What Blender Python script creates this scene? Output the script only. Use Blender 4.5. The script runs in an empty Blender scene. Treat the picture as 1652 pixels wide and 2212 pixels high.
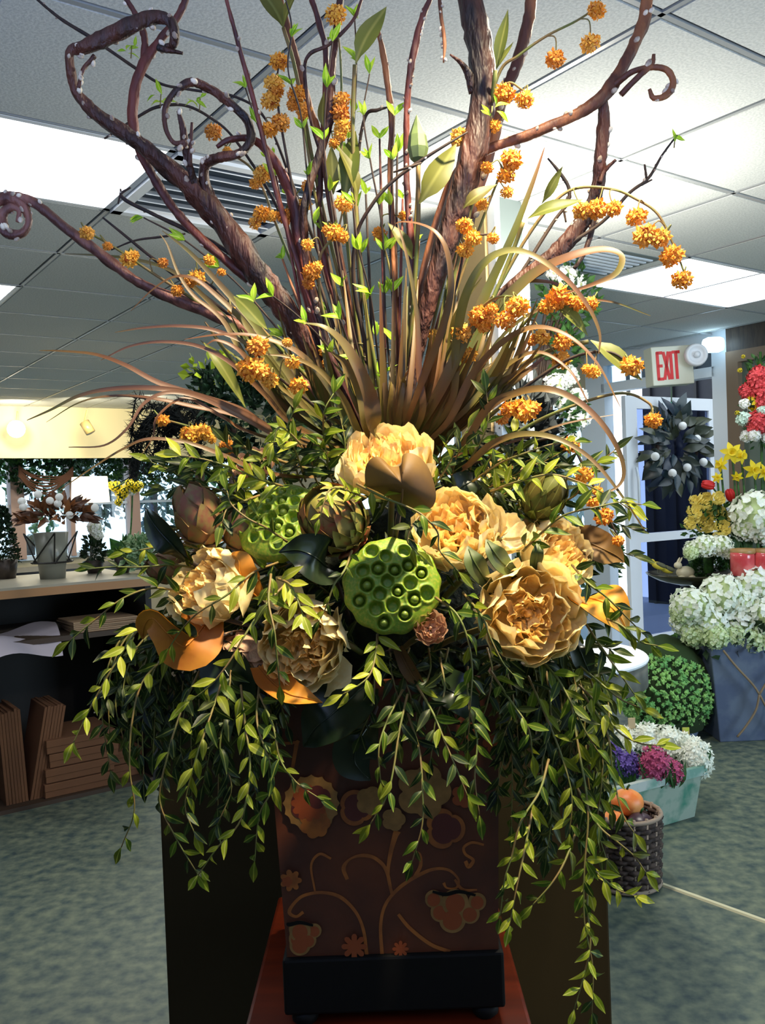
import bpy, math, random, numpy as np
from mathutils import Vector as V3, Matrix as M4, noise
random.seed(7)
S = bpy.context.scene
COL = S.collection
PI = math.pi
# ------------------------------------------------------------------ camera
FPX, PITCH, ROLL, YAW = 1900.0, math.radians(-1.13), math.radians(-2.15), math.radians(35.5)
CAMZ = 1.41; CEIL = 2.44
CAM = V3((0, 0, CAMZ))
R3 = (M4.Rotation(PITCH, 3, 'X') @ M4.Rotation(PI/2, 3, 'X') @ M4.Rotation(ROLL, 3, 'Z'))
cd = bpy.data.cameras.new('camera'); cam = bpy.data.objects.new('camera', cd); COL.objects.link(cam)
cam.matrix_world = M4.Translation(CAM) @ R3.to_4x4()
cd.sensor_fit = 'VERTICAL'; cd.sensor_height = 24; cd.lens = 24*FPX/2212.0
cd.clip_start = .02; cd.clip_end = 200
S.camera = cam
# ------------------------------------------------------------------ look, world, lamps
S.view_settings.view_transform = 'Standard'; S.view_settings.look = 'None'
S.view_settings.exposure = 0.0; S.view_settings.gamma = 1; S.view_settings.use_curve_mapping = False
w = bpy.data.worlds.new('daylight'); S.world = w; w.use_nodes = True
w.node_tree.nodes['Background'].inputs[0].default_value = (.78, .90, 1, 1)
w.node_tree.nodes['Background'].inputs[1].default_value = 3.0
def P0(px, py, d): return CAM + (R3 @ V3(((px-826)/FPX, -(py-1106)/FPX, -1)))*d
def lamp(kind, name, loc, aim, power, col, size=.1, spot=None, blend=.5, sy=None):
    l = bpy.data.lights.new(name, kind); l.energy = power; l.color = col
    if kind == 'AREA':
        l.size = size
        if sy: l.shape = 'RECTANGLE'; l.size_y = sy
    else: l.shadow_soft_size = size
    if kind == 'SPOT': l.spot_size = math.radians(spot); l.spot_blend = blend
    o = bpy.data.objects.new(name, l); COL.objects.link(o); o.location = loc
    o.rotation_euler = (V3(aim)-V3(loc)).to_track_quat('-Z', 'Y').to_euler()
    return o
lamp('SPOT', 'display_spotlight', (.34, .74, 2.36), (.0, 1.1, 1.35), 200, (1, .86, .60), .03, 60, .9)
lamp('SPOT', 'display_spotlight_rear', (.6, 1.7, 2.38), (.05, 1.2, 1.45), 55, (1, .9, .72), .04, 80, .6)
lamp('POINT', 'ceiling_glow_fill', (.62, 2.95, 1.98), (0, 0, 0), 60, (1, .95, .84), .08)  # unseen point light added for the bright patch of ceiling
lamp('SPOT', 'soffit_spotlight', P0(188, 900, 8.2), P0(150, 950, 9.2), 26, (1, .88, .62), .05, 120, .8)
lamp('AREA', 'shop_window_daylight', (5.0, 1.0, 1.5), (1.5, 3.6, 1.4), 150, (.62, .82, 1), 2.0)
lamp('AREA', 'rear_ceiling_fill', (-.3, -1.0, 1.45), (-.3, -.9, 3.0), 105, (.42, .54, 1), 2.0)  # unseen upward panel added to brighten the ceiling and tint it blue
lamp('SPOT', 'soffit_spotlight_left', P0(35, 905, 8.2), P0(20, 950, 9.4), 30, (1, .88, .62), .05, 130, .8)
lamp('SPOT', 'soffit_spotlight_right', P0(320, 900, 8.2), P0(330, 950, 9.4), 30, (1, .88, .62), .05, 130, .8)
lamp('AREA', 'far_shop_fluorescents', (-1.6, 6.2, 2.3), (-1.4, 6.4, 0), 60, (1, .96, .86), 1.6)
# ------------------------------------------------------------------ projection helpers (photo pixel + real distance -> point)
def ray(px, py): return R3 @ V3(((px-826)/FPX, -(py-1106)/FPX, -1))
def P(px, py, d): return CAM + ray(px, py)*d
def onz(px, py, z):
    r = ray(px, py); return CAM + r*((z-CAMZ)/r.z)
UD = V3((-math.sin(YAW), math.cos(YAW), 0)); WD = V3((math.cos(YAW), math.sin(YAW), 0))
def rm(wc, uc, z): return WD*wc + UD*uc + V3((0, 0, z))
def wu(p): return p.dot(WD), p.dot(UD)
def onw(px, py, wc):
    r = ray(px, py); return CAM + r*(wc/r.dot(WD))
def onu(px, py, uc):
    r = ray(px, py); return CAM + r*(uc/r.dot(UD))
RZ = M4.Rotation(YAW, 4, 'Z')
# ------------------------------------------------------------------ materials
def lin(c):
    return tuple(((v/255)/12.92 if v/255 <= .04045 else ((v/255+.055)/1.055)**2.4) for v in c)
MATS = {}
def mat(name, c, rough=.6, c2=None, scale=20, bump=0, metal=0, emit=0, trans=0, spec=.5, rnd=None, coat=0, stretch=None, detail=4, lo=.4, hi=.6, bscale=None):
    """principled material; c/c2 mixed by noise, rnd = list of colours picked per object"""
    m = bpy.data.materials.new(name); m.use_nodes = True; MATS[name] = m
    nt = m.node_tree; N = nt.nodes; L = nt.links; b = N['Principled BSDF']; out = N['Material Output']
    b.inputs['Roughness'].default_value = rough; b.inputs['Metallic'].default_value = metal
    b.inputs['Specular IOR Level'].default_value = spec
    if coat: b.inputs['Coat Weight'].default_value = coat; b.inputs['Coat Roughness'].default_value = .15
    col = None
    if rnd:
        oi = N.new('ShaderNodeObjectInfo'); cr = N.new('ShaderNodeValToRGB'); cr.color_ramp.interpolation = 'LINEAR'
        e = cr.color_ramp.elements
        while len(e) < len(rnd): e.new(.5)
        for i, k in enumerate(rnd): e[i].position = i/(len(rnd)-1); e[i].color = lin(k)+(1,)
        L.new(oi.outputs['Random'], cr.inputs[0]); col = cr.outputs[0]
    need = c2 is not None or bump
    if need:
        tc = N.new('ShaderNodeTexCoord'); mp = N.new('ShaderNodeMapping'); L.new(tc.outputs['Object'], mp.inputs[0])
        if stretch: mp.inputs['Scale'].default_value = stretch
        nz = N.new('ShaderNodeTexNoise'); nz.inputs['Scale'].default_value = scale; nz.inputs['Detail'].default_value = detail
        L.new(mp.outputs[0], nz.inputs['Vector'])
    if c2 is not None:
        r = N.new('ShaderNodeValToRGB'); r.color_ramp.elements[0].position = lo; r.color_ramp.elements[1].position = hi
        L.new(nz.outputs[0], r.inputs[0])
        mx = N.new('ShaderNodeMix'); mx.data_type = 'RGBA'; L.new(r.outputs[0], mx.inputs[0])
        if col: L.new(col, mx.inputs[6])
        else: mx.inputs[6].default_value = lin(c)+(1,)
        mx.inputs[7].default_value = lin(c2)+(1,); col = mx.outputs[2]
    if col: L.new(col, b.inputs['Base Color'])
    else: b.inputs['Base Color'].default_value = lin(c)+(1,)
    if bump:
        bp = N.new('ShaderNodeBump'); bp.inputs['Strength'].default_value = bump; bp.inputs['Distance'].default_value = .01
        if bscale:
            n2 = N.new('ShaderNodeTexNoise'); n2.inputs['Scale'].default_value = bscale; n2.inputs['Detail'].default_value = 3
            L.new(mp.outputs[0], n2.inputs['Vector']); L.new(n2.outputs[0], bp.inputs['Height'])
        else: L.new(nz.outputs[0], bp.inputs['Height'])
        L.new(bp.outputs[0], b.inputs['Normal'])
    if emit:
        b.inputs['Emission Color'].default_value = lin(c)+(1,); b.inputs['Emission Strength'].default_value = emit
    if trans:
        t = N.new('ShaderNodeBsdfTranslucent'); ms = N.new('ShaderNodeMixShader'); ms.inputs[0].default_value = trans
        if col: L.new(col, t.inputs[0])
        else: t.inputs[0].default_value = lin(c)+(1,)
        L.new(b.outputs[0], ms.inputs[1]); L.new(t.outputs[0], ms.inputs[2]); L.new(ms.outputs[0], out.inputs[0])
    return m
def glass(name, c, a=.15, rough=.02):
    m = bpy.data.materials.new(name); m.use_nodes = True; nt = m.node_tree; N = nt.nodes; L = nt.links
    t = N.new('ShaderNodeBsdfTransparent'); t.inputs[0].default_value = lin(c)+(1,)
    g = N.new('ShaderNodeBsdfGlossy'); g.inputs['Roughness'].default_value = rough
    ms = N.new('ShaderNodeMixShader'); ms.inputs[0].default_value = a
    L.new(t.outputs[0], ms.inputs[1]); L.new(g.outputs[0], ms.inputs[2]); L.new(ms.outputs[0], N['Material Output'].inputs[0])
    return m
# ------------------------------------------------------------------ object helpers
WM = {}
def mesh(name, vs, fs, mats, smooth=True, fm=None):
    me = bpy.data.meshes.new(name); me.from_pydata([tuple(v) for v in vs], [], fs); me.update()
    for m in (mats if isinstance(mats, (list, tuple)) else [mats]): me.materials.append(m)
    if fm: me.polygons.foreach_set('material_index', fm)
    if smooth: me.polygons.foreach_set('use_smooth', [True]*len(me.polygons))
    return me
def tag(o, label=None, cat=None, group=None, kind=None):
    if label: o['label'] = label
    if cat: o['category'] = cat
    if group: o['group'] = group
    if kind: o['kind'] = kind
    return o
def thing(name, label, cat, loc=(0, 0, 0), group=None, kind=None, M=None):
    o = bpy.data.objects.new(name, None); COL.objects.link(o); o.empty_display_size = .05
    m = M if M is not None else M4.Translation(V3(loc)); o.matrix_world = m; WM[o.name] = m.copy()
    return tag(o, label, cat, group, kind)
def struct(name, M=None):
    o = bpy.data.objects.new(name, None); COL.objects.link(o); m = M or M4.Identity(4); o.matrix_world = m; WM[o.name] = m.copy()
    o['kind'] = 'structure'; return o
I4 = M4.Identity(4)
def part(name, me, parent=None, M=I4, label=None, kind=None):
    """M is the world matrix the mesh is placed with"""
    o = bpy.data.objects.new(name, me); COL.objects.link(o); WM[o.name] = M.copy()
    if parent:
        o.parent = parent; o.matrix_local = WM[parent.name].inverted() @ M
    else: o.matrix_world = M
    return tag(o, label, None, None, kind)
class MB:
    def __init__(s): s.v = []; s.f = []; s.m = []
    def add(s, vs, fs, mi=0):
        n = len(s.v); s.v += [V3(v) for v in vs]; s.f += [tuple(i+n for i in f) for f in fs]; s.m += [mi]*len(fs); return s
    def box(s, a, b, M=None, mi=0, bev=0):
        x0, y0, z0 = a; x1, y1, z1 = b
        vs = [V3(p) for p in ((x0,y0,z0),(x1,y0,z0),(x1,y1,z0),(x0,y1,z0),(x0,y0,z1),(x1,y0,z1),(x1,y1,z1),(x0,y1,z1))]
        if M: vs = [M @ v for v in vs]
        return s.add(vs, [(3,2,1,0),(4,5,6,7),(0,1,5,4),(1,2,6,5),(2,3,7,6),(3,0,4,7)], mi)
    def tube(s, pts, rad, n=6, mi=0, cap=True, bump=0):
        vs, fs = tube(pts, rad, n, cap, bump); return s.add(vs, fs, mi)
    def lathe(s, prof, n=24, M=None, mi=0):
        vs = []; fs = []
        for r, z in prof:
            for k in range(n):
                a = 2*PI*k/n; v = V3((r*math.cos(a), r*math.sin(a), z)); vs.append(M @ v if M else v)
        for i in range(len(prof)-1):
            for k in range(n):
                k2 = (k+1) % n; fs.append((i*n+k, i*n+k2, (i+1)*n+k2, (i+1)*n+k))
        fs.append(tuple(range(n-1, -1, -1))); m = (len(prof)-1)*n; fs.append(tuple(m+k for k in range(n)))
        return s.add(vs, fs, mi)
    def mesh(s, name, mats, smooth=True): return mesh(name, s.v, s.f, mats, smooth, s.m)
    def part(s, name, mats, parent=None, smooth=False, label=None, kind=None, bev=0):
        o = part(name, None, parent, I4, label, kind) if False else None
        loc = WM[parent.name] if parent else I4
        inv = loc.inverted(); vs = [inv @ v for v in s.v]
        me = mesh(name, vs, s.f, mats, smooth, s.m)
        ob = part(name, me, parent, loc, label, kind)
        if bev:
            md = ob.modifiers.new('bevel', 'BEVEL'); md.width = bev; md.segments = 2; md.limit_method = 'ANGLE'
        return ob
def solo(name, mb, mats, label, cat, group=None, smooth=False, bev=0, origin=None):
    """one-mesh top-level thing with its origin at its base"""
    o = origin or (sum((v for v in mb.v), V3())/len(mb.v)).to_3d()
    if origin is None: o = V3((o.x, o.y, min(v.z for v in mb.v)))
    me = mesh(name, [v-o for v in mb.v], mb.f, mats, smooth, mb.m)
    ob = part(name, me, None, M4.Translation(o)); tag(ob, label, cat, group)
    if bev:
        md = ob.modifiers.new('bevel', 'BEVEL'); md.width = bev; md.segments = 2; md.limit_method = 'ANGLE'
    return ob
def cat_rom(pts, n=6):
    """smooth a list of vectors (any dimension)"""
    pts = [np.array(p, float) for p in pts]
    if len(pts) < 3:
        return [pts[0]+(pts[-1]-pts[0])*k/n for k in range(n+1)]
    q = [2*pts[0]-pts[1]]+pts+[2*pts[-1]-pts[-2]]; out = []
    for i in range(1, len(q)-2):
        a, b, c, d = q[i-1], q[i], q[i+1], q[i+2]
        for k in range(n):
            t = k/n
            out.append(.5*((2*b)+(c-a)*t+(2*a-5*b+4*c-d)*t*t+(3*b-a-3*c+d)*t**3))
    out.append(pts[-1]); return out
def frames(pts):
    T = []
    for i in range(len(pts)):
        a = pts[max(i-1, 0)]; b = pts[min(i+1, len(pts)-1)]; T.append((b-a).normalized() if (b-a).length > 1e-9 else V3((0, 0, 1)))
    n = T[0].orthogonal().normalized(); fr = []
    for t in T:
        n = (n - t*n.dot(t)); n = n.normalized() if n.length > 1e-6 else t.orthogonal().normalized()
        fr.append((t, n, t.cross(n)))
    return fr
def tube(pts, rad, n=6, cap=True, bump=0):
    pts = [V3(p) for p in pts]; fr = frames(pts); vs = []; fs = []
    sd = random.random()*50
    for i, p in enumerate(pts):
        r = rad[i] if isinstance(rad, (list, tuple)) else rad
        for k in range(n):
            a = 2*PI*k/n; rr = r
            if bump: rr = r*(1+bump*(noise.noise(V3((p.x*60+sd, p.z*60, k*1.7)))+.5*math.sin(k*2.1+i*.05)))
            vs.append(p+fr[i][1]*rr*math.cos(a)+fr[i][2]*rr*math.sin(a))
    for i in range(len(pts)-1):
        for k in range(n):
            k2 = (k+1) % n; fs.append((i*n+k, i*n+k2, (i+1)*n+k2, (i+1)*n+k))
    if cap: fs.append(tuple(range(n-1, -1, -1))); m = (len(pts)-1)*n; fs.append(tuple(m+k for k in range(n)))
    return vs, fs
def pxpath(pp, n=6):
    """[(px,py,depth[,value])] -> smoothed world points (+ values)"""
    q = cat_rom(pp, n); pts = [P(a[0], a[1], a[2]) for a in q]
    return pts, [float(a[3]) for a in q] if len(pp[0]) > 3 else None
def frame(loc, D, N, sc=1.0):
    """matrix: local Y along D, local Z near N"""
    D = V3(D).normalized(); N = V3(N); X = D.cross(N)
    if X.length < 1e-4: X = D.orthogonal()
    X.normalize(); Z = X.cross(D).normalized()
    s = sc if isinstance(sc, (tuple, list)) else (sc, sc, sc)
    return M4(((X.x*s[0], D.x*s[1], Z.x*s[2], loc[0]), (X.y*s[0], D.y*s[1], Z.y*s[2], loc[1]), (X.z*s[0], D.z*s[1], Z.z*s[2], loc[2]), (0, 0, 0, 1)))
def rnd(a, b): return random.uniform(a, b)
def rv(): 
    v = V3((random.gauss(0, 1), random.gauss(0, 1), random.gauss(0, 1))); return v.normalized()
# ------------------------------------------------------------------ palette
ceil_m = mat('ceiling_tile', (205, 208, 205), .9, c2=(188, 192, 190), scale=140, bump=.15)
bar_m = mat('ceiling_bar', (150, 154, 156), .35)
tube_m = mat('fluorescent_diffuser', (245, 250, 255), .5, emit=5)
floor_m = mat('speckled_floor', (118, 126, 104), .55, c2=(58, 76, 76), scale=22, lo=.32, hi=.68, detail=12)
wall_m = mat('painted_wall', (196, 186, 160), .8)
cream_m = mat('cream_plaster', (240, 226, 180), .7)
white_m = mat('white_paint', (232, 236, 240), .4)
alu_m = mat('brushed_aluminium', (205, 215, 225), .35, metal=.2)
grey_m = mat('grey_green_paint', (92, 102, 100), .6)
tan_m = mat('tan_board', (186, 156, 104), .6)
darkwood_m = mat('dark_brown_wood', (62, 50, 40), .5, c2=(44, 34, 28), scale=12, stretch=(1, 8, 1))
black_m = mat('black_paint', (18, 17, 16), .45)
teal_m = mat('navy_siding', (28, 30, 42), .6, c2=(20, 22, 34), scale=6)
glass_m = glass('window_glass', (225, 238, 245), .12)
dglass_m = glass('dark_door_glass', (175, 185, 210), .08)
ply_m = mat('counter_dark_laminate', (20, 15, 12), .6)
card_m = mat('brown_cardboard', (116, 76, 48), .85, c2=(108, 70, 44), scale=5)
paper_m = mat('white_tissue_paper', (196, 186, 196), .8)
olive_m = mat('dark_olive_paint', (42, 34, 16), .85, bump=.05, spec=.15)
red_m = mat('red_stained_wood', (120, 42, 16), .28, c2=(84, 26, 10), scale=5, stretch=(1, 7, 1), coat=.5, lo=.3, hi=.7)
def boxr(mb, w0, w1, u0, u1, z0, z1, mi=0): mb.box((w0, u0, z0), (w1, u1, z1), RZ, mi)
# ------------------------------------------------------------------ floor, ceiling
f = struct('floor'); m = MB(); boxr(m, -4.5, 9, -3.5, 12, -.05, 0); m.part('floor_surface', floor_m, f)
c = struct('ceiling'); m = MB(); boxr(m, -4.5, 5.6, -3.5, 10.6, CEIL+.02, CEIL+.1); m.part('ceiling_slab', ceil_m, c)
PT = .615; W0, U0 = 1.05, 1.21
tm = MB(); g = .004
tm.v = []; a, b = g, PT-g
tm.add([(a, a, .012), (b, a, .012), (b, b, .012), (a, b, .012), (a+.012, a+.012, 0), (b-.012, a+.012, 0), (b-.012, b-.012, 0), (a+.012, b-.012, 0)],
       [(4, 7, 6, 5), (0, 4, 5, 1), (1, 5, 6, 2), (2, 6, 7, 3), (3, 7, 4, 0)])
tile_me = tm.mesh('ceiling_tile', [ceil_m], False)
LIGHTS = [(-2, 2), (4, 2), (-2, 5)]
skip = {(-2, 2), (-1, 2), (4, 2), (5, 2), (-2, 5), (-1, 5), (0, 2)}
def inview(p):
    q = R3.inverted() @ (p-CAM)
    if q.z > -.1: return False
    x = 826-FPX*q.x/q.z; y = 1106+FPX*q.y/q.z
    return -350 < x < 2000 and -500 < y < 1300
for i in range(-8, 8):
    for j in range(-3, 16):
        if (i, j) in skip: continue
        if W0+PT*(i+1) > 5.55 or U0+PT*(j+1) > 10.0: continue
        p = rm(W0+PT*i, U0+PT*j, CEIL)
        if not inview(p+WD*.3+UD*.3): continue
        part('ceiling_tile', tile_me, c, M4.Translation(p) @ RZ)
m = MB()
for i in range(-9, 9):
    x = W0+PT*i
    if x < 5.5: boxr(m, x-.007, x+.007, -2, 10.2, CEIL-.001, CEIL+.006)
for j in range(-5, 16):
    y = U0+PT*j
    if y < 10.2: boxr(m, -4.3, 5.5, y-.007, y+.007, CEIL-.001, CEIL+.006)
m.part('ceiling_bars', bar_m, c)
lab = ['bright fluorescent ceiling panel at upper left beside the vent', 'bright fluorescent ceiling panel at right above the exit sign', 'small glimpse of fluorescent ceiling panel at far left edge',
       'distant fluorescent ceiling panel above the left counter', 'distant fluorescent ceiling panel at the far left wall']
for k, (i, j) in enumerate(LIGHTS):
    p = rm(W0+PT*i, U0+PT*j, CEIL)
    t = thing('ceiling_light', lab[k], 'light', p, 'recessed fluorescent panels')
    m = MB(); boxr(m, W0+PT*i+.02, W0+PT*(i+2)-.02, U0+PT*j+.02, U0+PT*(j+1)-.02, CEIL+.004, CEIL+.012); m.part('diffuser', tube_m, t)
    m = MB()
    for e in ((0, .02), (PT*2-.02, PT*2)): boxr(m, W0+PT*i+e[0], W0+PT*i+e[1], U0+PT*j, U0+PT*(j+1), CEIL-.002, CEIL+.014)
    for e in ((0, .02), (PT-.02, PT)): boxr(m, W0+PT*i, W0+PT*(i+2), U0+PT*j+e[0], U0+PT*j+e[1], CEIL-.002, CEIL+.014)
    m.part('frame', white_m, t)
# vents
t = thing('ceiling_vent', 'square louvred ceiling vent beside the upper left light panel', 'vent', rm(1.05, 2.44, CEIL))
ventd_m = mat('vent_throat', (40, 52, 62), .6)
m = MB(); boxr(m, 1.07, 1.65, 2.46, 3.04, CEIL+.012, CEIL+.018); m.part('backing', ventd_m, t)
m = MB()
for a in (1.055, 1.625): boxr(m, a, a+.035, 2.445, 3.05, CEIL-.012, CEIL+.016)
for a in (2.445, 3.015): boxr(m, 1.055, 1.66, a, a+.035, CEIL-.012, CEIL+.016)
m.part('frame', white_m, t)
for k in range(7):
    m = MB(); a = 2.50+k*.074
    m.add([RZ @ V3(v) for v in ((1.09, a, CEIL-.012), (1.62, a, CEIL-.012), (1.62, a+.034, CEIL+.012), (1.09, a+.034, CEIL+.012), (1.09, a+.004, CEIL-.014), (1.62, a+.004, CEIL-.014), (1.62, a+.038, CEIL+.01), (1.09, a+.038, CEIL+.01))],
          [(0, 1, 2, 3), (4, 7, 6, 5), (0, 4, 5, 1), (2, 6, 7, 3), (0, 3, 7, 4), (1, 5, 6, 2)]); m.part('slat', white_m, t)
t = thing('ceiling_vent', 'small grey ceiling grille beside the right light panel', 'vent', rm(3.1, 2.5, CEIL))
m = MB(); boxr(m, 3.0, 3.42, 2.52, 2.86, CEIL-.004, CEIL+.003); m.part('frame', grey_m, t)
for k in range(8): m = MB(); boxr(m, 3.03, 3.39, 2.55+k*.038, 2.565+k*.038, CEIL-.01, CEIL-.003); m.part('slat', alu_m, t)
# ------------------------------------------------------------------ walls of the shop
t = struct('wall_rear'); m = MB(); boxr(m, -4.5, 5.6, -3.5, -3.4, 0, CEIL+.02); boxr(m, -4.5, -4.4, -3.4, 10.5, 0, CEIL+.02); m.part('wall_panel', wall_m, t)
t = struct('wall_far'); m = MB(); boxr(m, -4.4, 5.5, 10.2, 10.3, 0, .85); boxr(m, -4.4, 5.5, 10.2, 10.3, 1.95, CEIL+.02); m.part('wall_panel', wall_m, t)
post_m = mat('pinkish_post', (190, 160, 150), .7)
n = 0
def wall_post(px, w_, name='post'):
    p = onu(px, 1050, 10.2); a, _ = wu(p); m = MB(); boxr(m, a-w_/2, a+w_/2, 10.12, 10.3, .85, 1.95); m.part(name, post_m, t)
for px, w_ in ((-60, .12), (33, .14), (150, .05), (285, .12), (400, .08), (520, .12), (700, .12), (900, .12)): wall_post(px, w_)
t = struct('window_1'); m = MB(); boxr(m, -4.4, 5.5, 10.24, 10.25, .85, 1.95); m.part('pane', glass_m, t)
m = MB(); boxr(m, -4.4, 5.5, 10.16, 10.3, .83, .88); boxr(m, -4.4, 5.5, 10.2, 10.28, 1.42, 1.45); m.part('window_frame', alu_m, t)
# curved cream soffit hung at the far end
t = struct('trim_1'); m = MB(); n = 28; top = []; 
cw_, cu_ = wu(P(150, 1000, 8.9)); rad = 1.75
vs = []; fs = []
for k in range(n+1):
    a = PI+PI*k/n; x = cw_+.35+rad*math.cos(a)*1.4; y = 9.95+rad*math.sin(a)*.35
    vs += [rm(x, y, 2.02+.11*math.sin(a)), rm(x, y, CEIL)]
for k in range(n): fs.append((2*k, 2*k+2, 2*k+3, 2*k+1))
fs.append(tuple(range(0, 2*n+2, 2))[::-1])
m.add(vs, fs); m.part('soffit', cream_m, t)
# right wall: door, shop window, post
WR = 5.5
t = struct('wall_right')
def uon(px, py=900): return wu(onw(px, py, WR))[1]
uR, uD0, uD1, uW0, uW1 = uon(1560), uon(1548), uon(1300), uon(1288), uon(1180)
m = MB(); boxr(m, WR, WR+.1, uD0-.10, uD0-.02, 0, CEIL+.02); boxr(m, WR, WR+.1, uD1+.02, uD1+.16, 0, CEIL+.02); m.part('wall_post', alu_m, t)
m = MB(); boxr(m, WR, WR+.1, uW1+.1, 10.2, 0, .5); boxr(m, WR, WR+.1, uD1+.16, 10.2, 2.2, CEIL+.02); boxr(m, WR, WR+.1, 8.5, 10.2, .5, 2.2); m.part('wall_panel', wall_m, t)
m = MB(); boxr(m, WR+.01, WR+.08, uD0-.02, uD1+.02, 2.36, CEIL+.02); m.part('header', alu_m, t)
t = struct('window_2')
for a in (uD1+.16, uW0+.35, uW0+1.0, uW0+1.7, uW0+2.4):
    m = MB(); boxr(m, WR, WR+.08, a, a+.06, 0, 2.2); m.part('mullion', alu_m, t)
m = MB(); boxr(m, WR, WR+.08, uD1+.16, 8.5, .0, .12); m.part('sill', alu_m, t)
m = MB(); boxr(m, WR+.03, WR+.04, uD1+.16, 8.5, .12, 2.2); m.part('pane', glass_m, t)
t = struct('window_3')   # brown framed window on the right
m = MB(); boxr(m, WR-.02, WR+.1, -3.4, uD0-.10, 2.30, CEIL+.02); boxr(m, WR-.02, WR+.1, -3.4, uD0-.10, 0, .5); m.part('window_frame', darkwood_m, t)
m = MB(); boxr(m, WR-.03, WR+.08, uD0-.19, uD0-.10, .5, 2.30); boxr(m, WR-.03, WR+.08, -3.4, uD0-.19, 2.22, 2.30); m.part('window_frame', mat('taupe_frame', (120, 100, 80), .6), t)
m = MB(); boxr(m, WR+.02, WR+.05, -3.4, uD0-.19, .5, 2.22); m.part('pane', mat('painted_reflection_glass', (92, 108, 98), .15, spec=.8), t)  # opaque pane; the reflected interior is put into its colour
t = struct('door_1')
DT = 2.12
m = MB(); boxr(m, WR, WR+.1, uD0-.02, uD0+.03, 0, 2.36); boxr(m, WR, WR+.1, uD1-.03, uD1+.02, 0, 2.36); boxr(m, WR, WR+.1, uD0, uD1, DT+.03, DT+.10); m.part('door_frame', alu_m, t)
m = MB(); boxr(m, WR+.04, WR+.05, uD0, uD1, DT+.1, 2.36); m.part('transom_pane', glass_m, t)
# open door leaf, hinged on the right post side of the picture's left stile
hl = onw(1350, 1000, WR+.12); hr = P(1541, 1000, 7.55)
a = V3((hl.x, hl.y, 0)); b = V3((hr.x, hr.y, 0)); dl = (b-a).length; ang = math.atan2(b.y-a.y, b.x-a.x)
MD = M4.Translation(a) @ M4.Rotation(ang, 4, 'Z')
def dbox(x0, x1, z0, z1, y0=-.02, y1=.02): mm = MB(); mm.box((x0, y0, z0), (x1, y1, z1), MD); return mm
for x in ((0, .13), (dl-.07, dl)): dbox(x[0], x[1], .02, DT).part('stile', white_m, t)
for z in ((.02, .2), (.95, 1.02), (DT-.1, DT)): dbox(.13, dl-.07, z[0], z[1]).part('rail', white_m, t)
for z in ((.2, .95), (1.02, DT-.1)): dbox(.13, dl-.07, z[0], z[1], -.004, .004).part('pane', dglass_m, t)
mm = MB(); mm.tube([MD @ V3((.06, -.06, 1.05)), MD @ V3((.06, -.08, 1.15)), MD @ V3((.06, -.08, 1.45)), MD @ V3((.06, -.06, 1.55))], .012, 8); mm.part('door_handle', alu_m, t, True)
DOORM, DOORL = MD, dl
# street outside
t = struct('trim_2'); m = MB()
boxr(m, 8.6, 8.7, -2, uon(1394)*8.65/5.5, 0, 5); m.part('neighbour_wall', teal_m, t)
for k in range(16): m = MB(); boxr(m, 8.56, 8.6, 2.2+k*.31, 2.23+k*.31, 0, 5); m.part('batten', mat('dark_batten', (18, 18, 26), .6) if k == 0 else MATS['dark_batten'], t)
m = MB(); boxr(m, 5.7, 9, 2.9, 12, -.04, .01); m.part('pavement', mat('pale_pavement', (150, 160, 170), .8), t)
# exit sign
ex = P(1450, 790, 5.7)
sd = V3((.98, .10, 0)).normalized(); SM = frame(ex, sd, V3((0, -1, .05)))
# local Y=right, Z=towards camera ; X = Y x Z...
sx = V3((1, .12, 0)).normalized(); sz = V3((0, 0, 1)); sy = sz.cross(sx)
SM = M4(((sx.x, sy.x, sz.x, ex.x), (sx.y, sy.y, sz.y, ex.y), (sx.z, sy.z, sz.z, ex.z), (0, 0, 0, 1)))
SM = SM @ M4.Rotation(math.radians(2.5), 4, 'Y').inverted()
t = thing('exit_sign', 'white EXIT sign with red letters above the glass door', 'sign', ex, None)
m = MB(); m.box((-.14, -.02, -.125), (.14, .10, .125), SM); m.part('sign_box', mat('off_white_plastic', (222, 224, 206), .5), t, bev=.006)
redl = mat('red_letters', (225, 40, 40), .5)
def stroke(a, b, w=.013):
    a = V3((a[0]*.68-.030, -.024, a[1])); b = V3((b[0]*.68-.030, -.024, b[1])); d = (b-a).normalized(); n_ = V3((d.z, 0, -d.x))*w
    a = a-d*w*.6; b = b+d*w*.6
    mm = MB(); q = [a+n_, b+n_, b-n_, a-n_]; mm.add([SM @ v for v in q]+[SM @ (v+V3((0, .005, 0))) for v in q], [(0, 1, 2, 3), (7, 6, 5, 4), (0, 4, 5, 1), (1, 5, 6, 2), (2, 6, 7, 3), (3, 7, 4, 0)]); return mm
def letter(ss):
    mm = MB()
    for s_ in ss: q = stroke(*s_, .0095); mm.add(q.v, q.f)
    mm.part('letter', redl, t)
h = .084
letter([((-.105, -h), (-.105, h)), ((-.105, h), (-.062, h)), ((-.105, 0), (-.068, 0)), ((-.105, -h), (-.062, -h))])
letter([((-.044, -h), (.004, h)), ((.004, -h), (-.044, h))])
letter([((.028, -h), (.028, h))])
letter([((.05, h), (.11, h)), ((.08, -h), (.08, h))])
t = thing('emergency_light', 'round white emergency lamp on the exit sign corner', 'light', P(1500, 768, 5.62))
MM = frame(P(1500, 768, 5.66), V3((0, 0, 1)), V3((0, -1, 0)))
m = MB(); m.lathe([(.0, .0), (.07, .0), (.075, .02), (.07, .045), (.055, .05), (.05, .035), (.02, .03)], 24, MM); m.part('lamp_head', white_m, t, True)
m = MB(); m.lathe([(.018, .03), (.022, .05), (.01, .06)], 12, MM); m.part('bulb', mat('lamp_lens', (230, 235, 240), .2), t, True)
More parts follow.
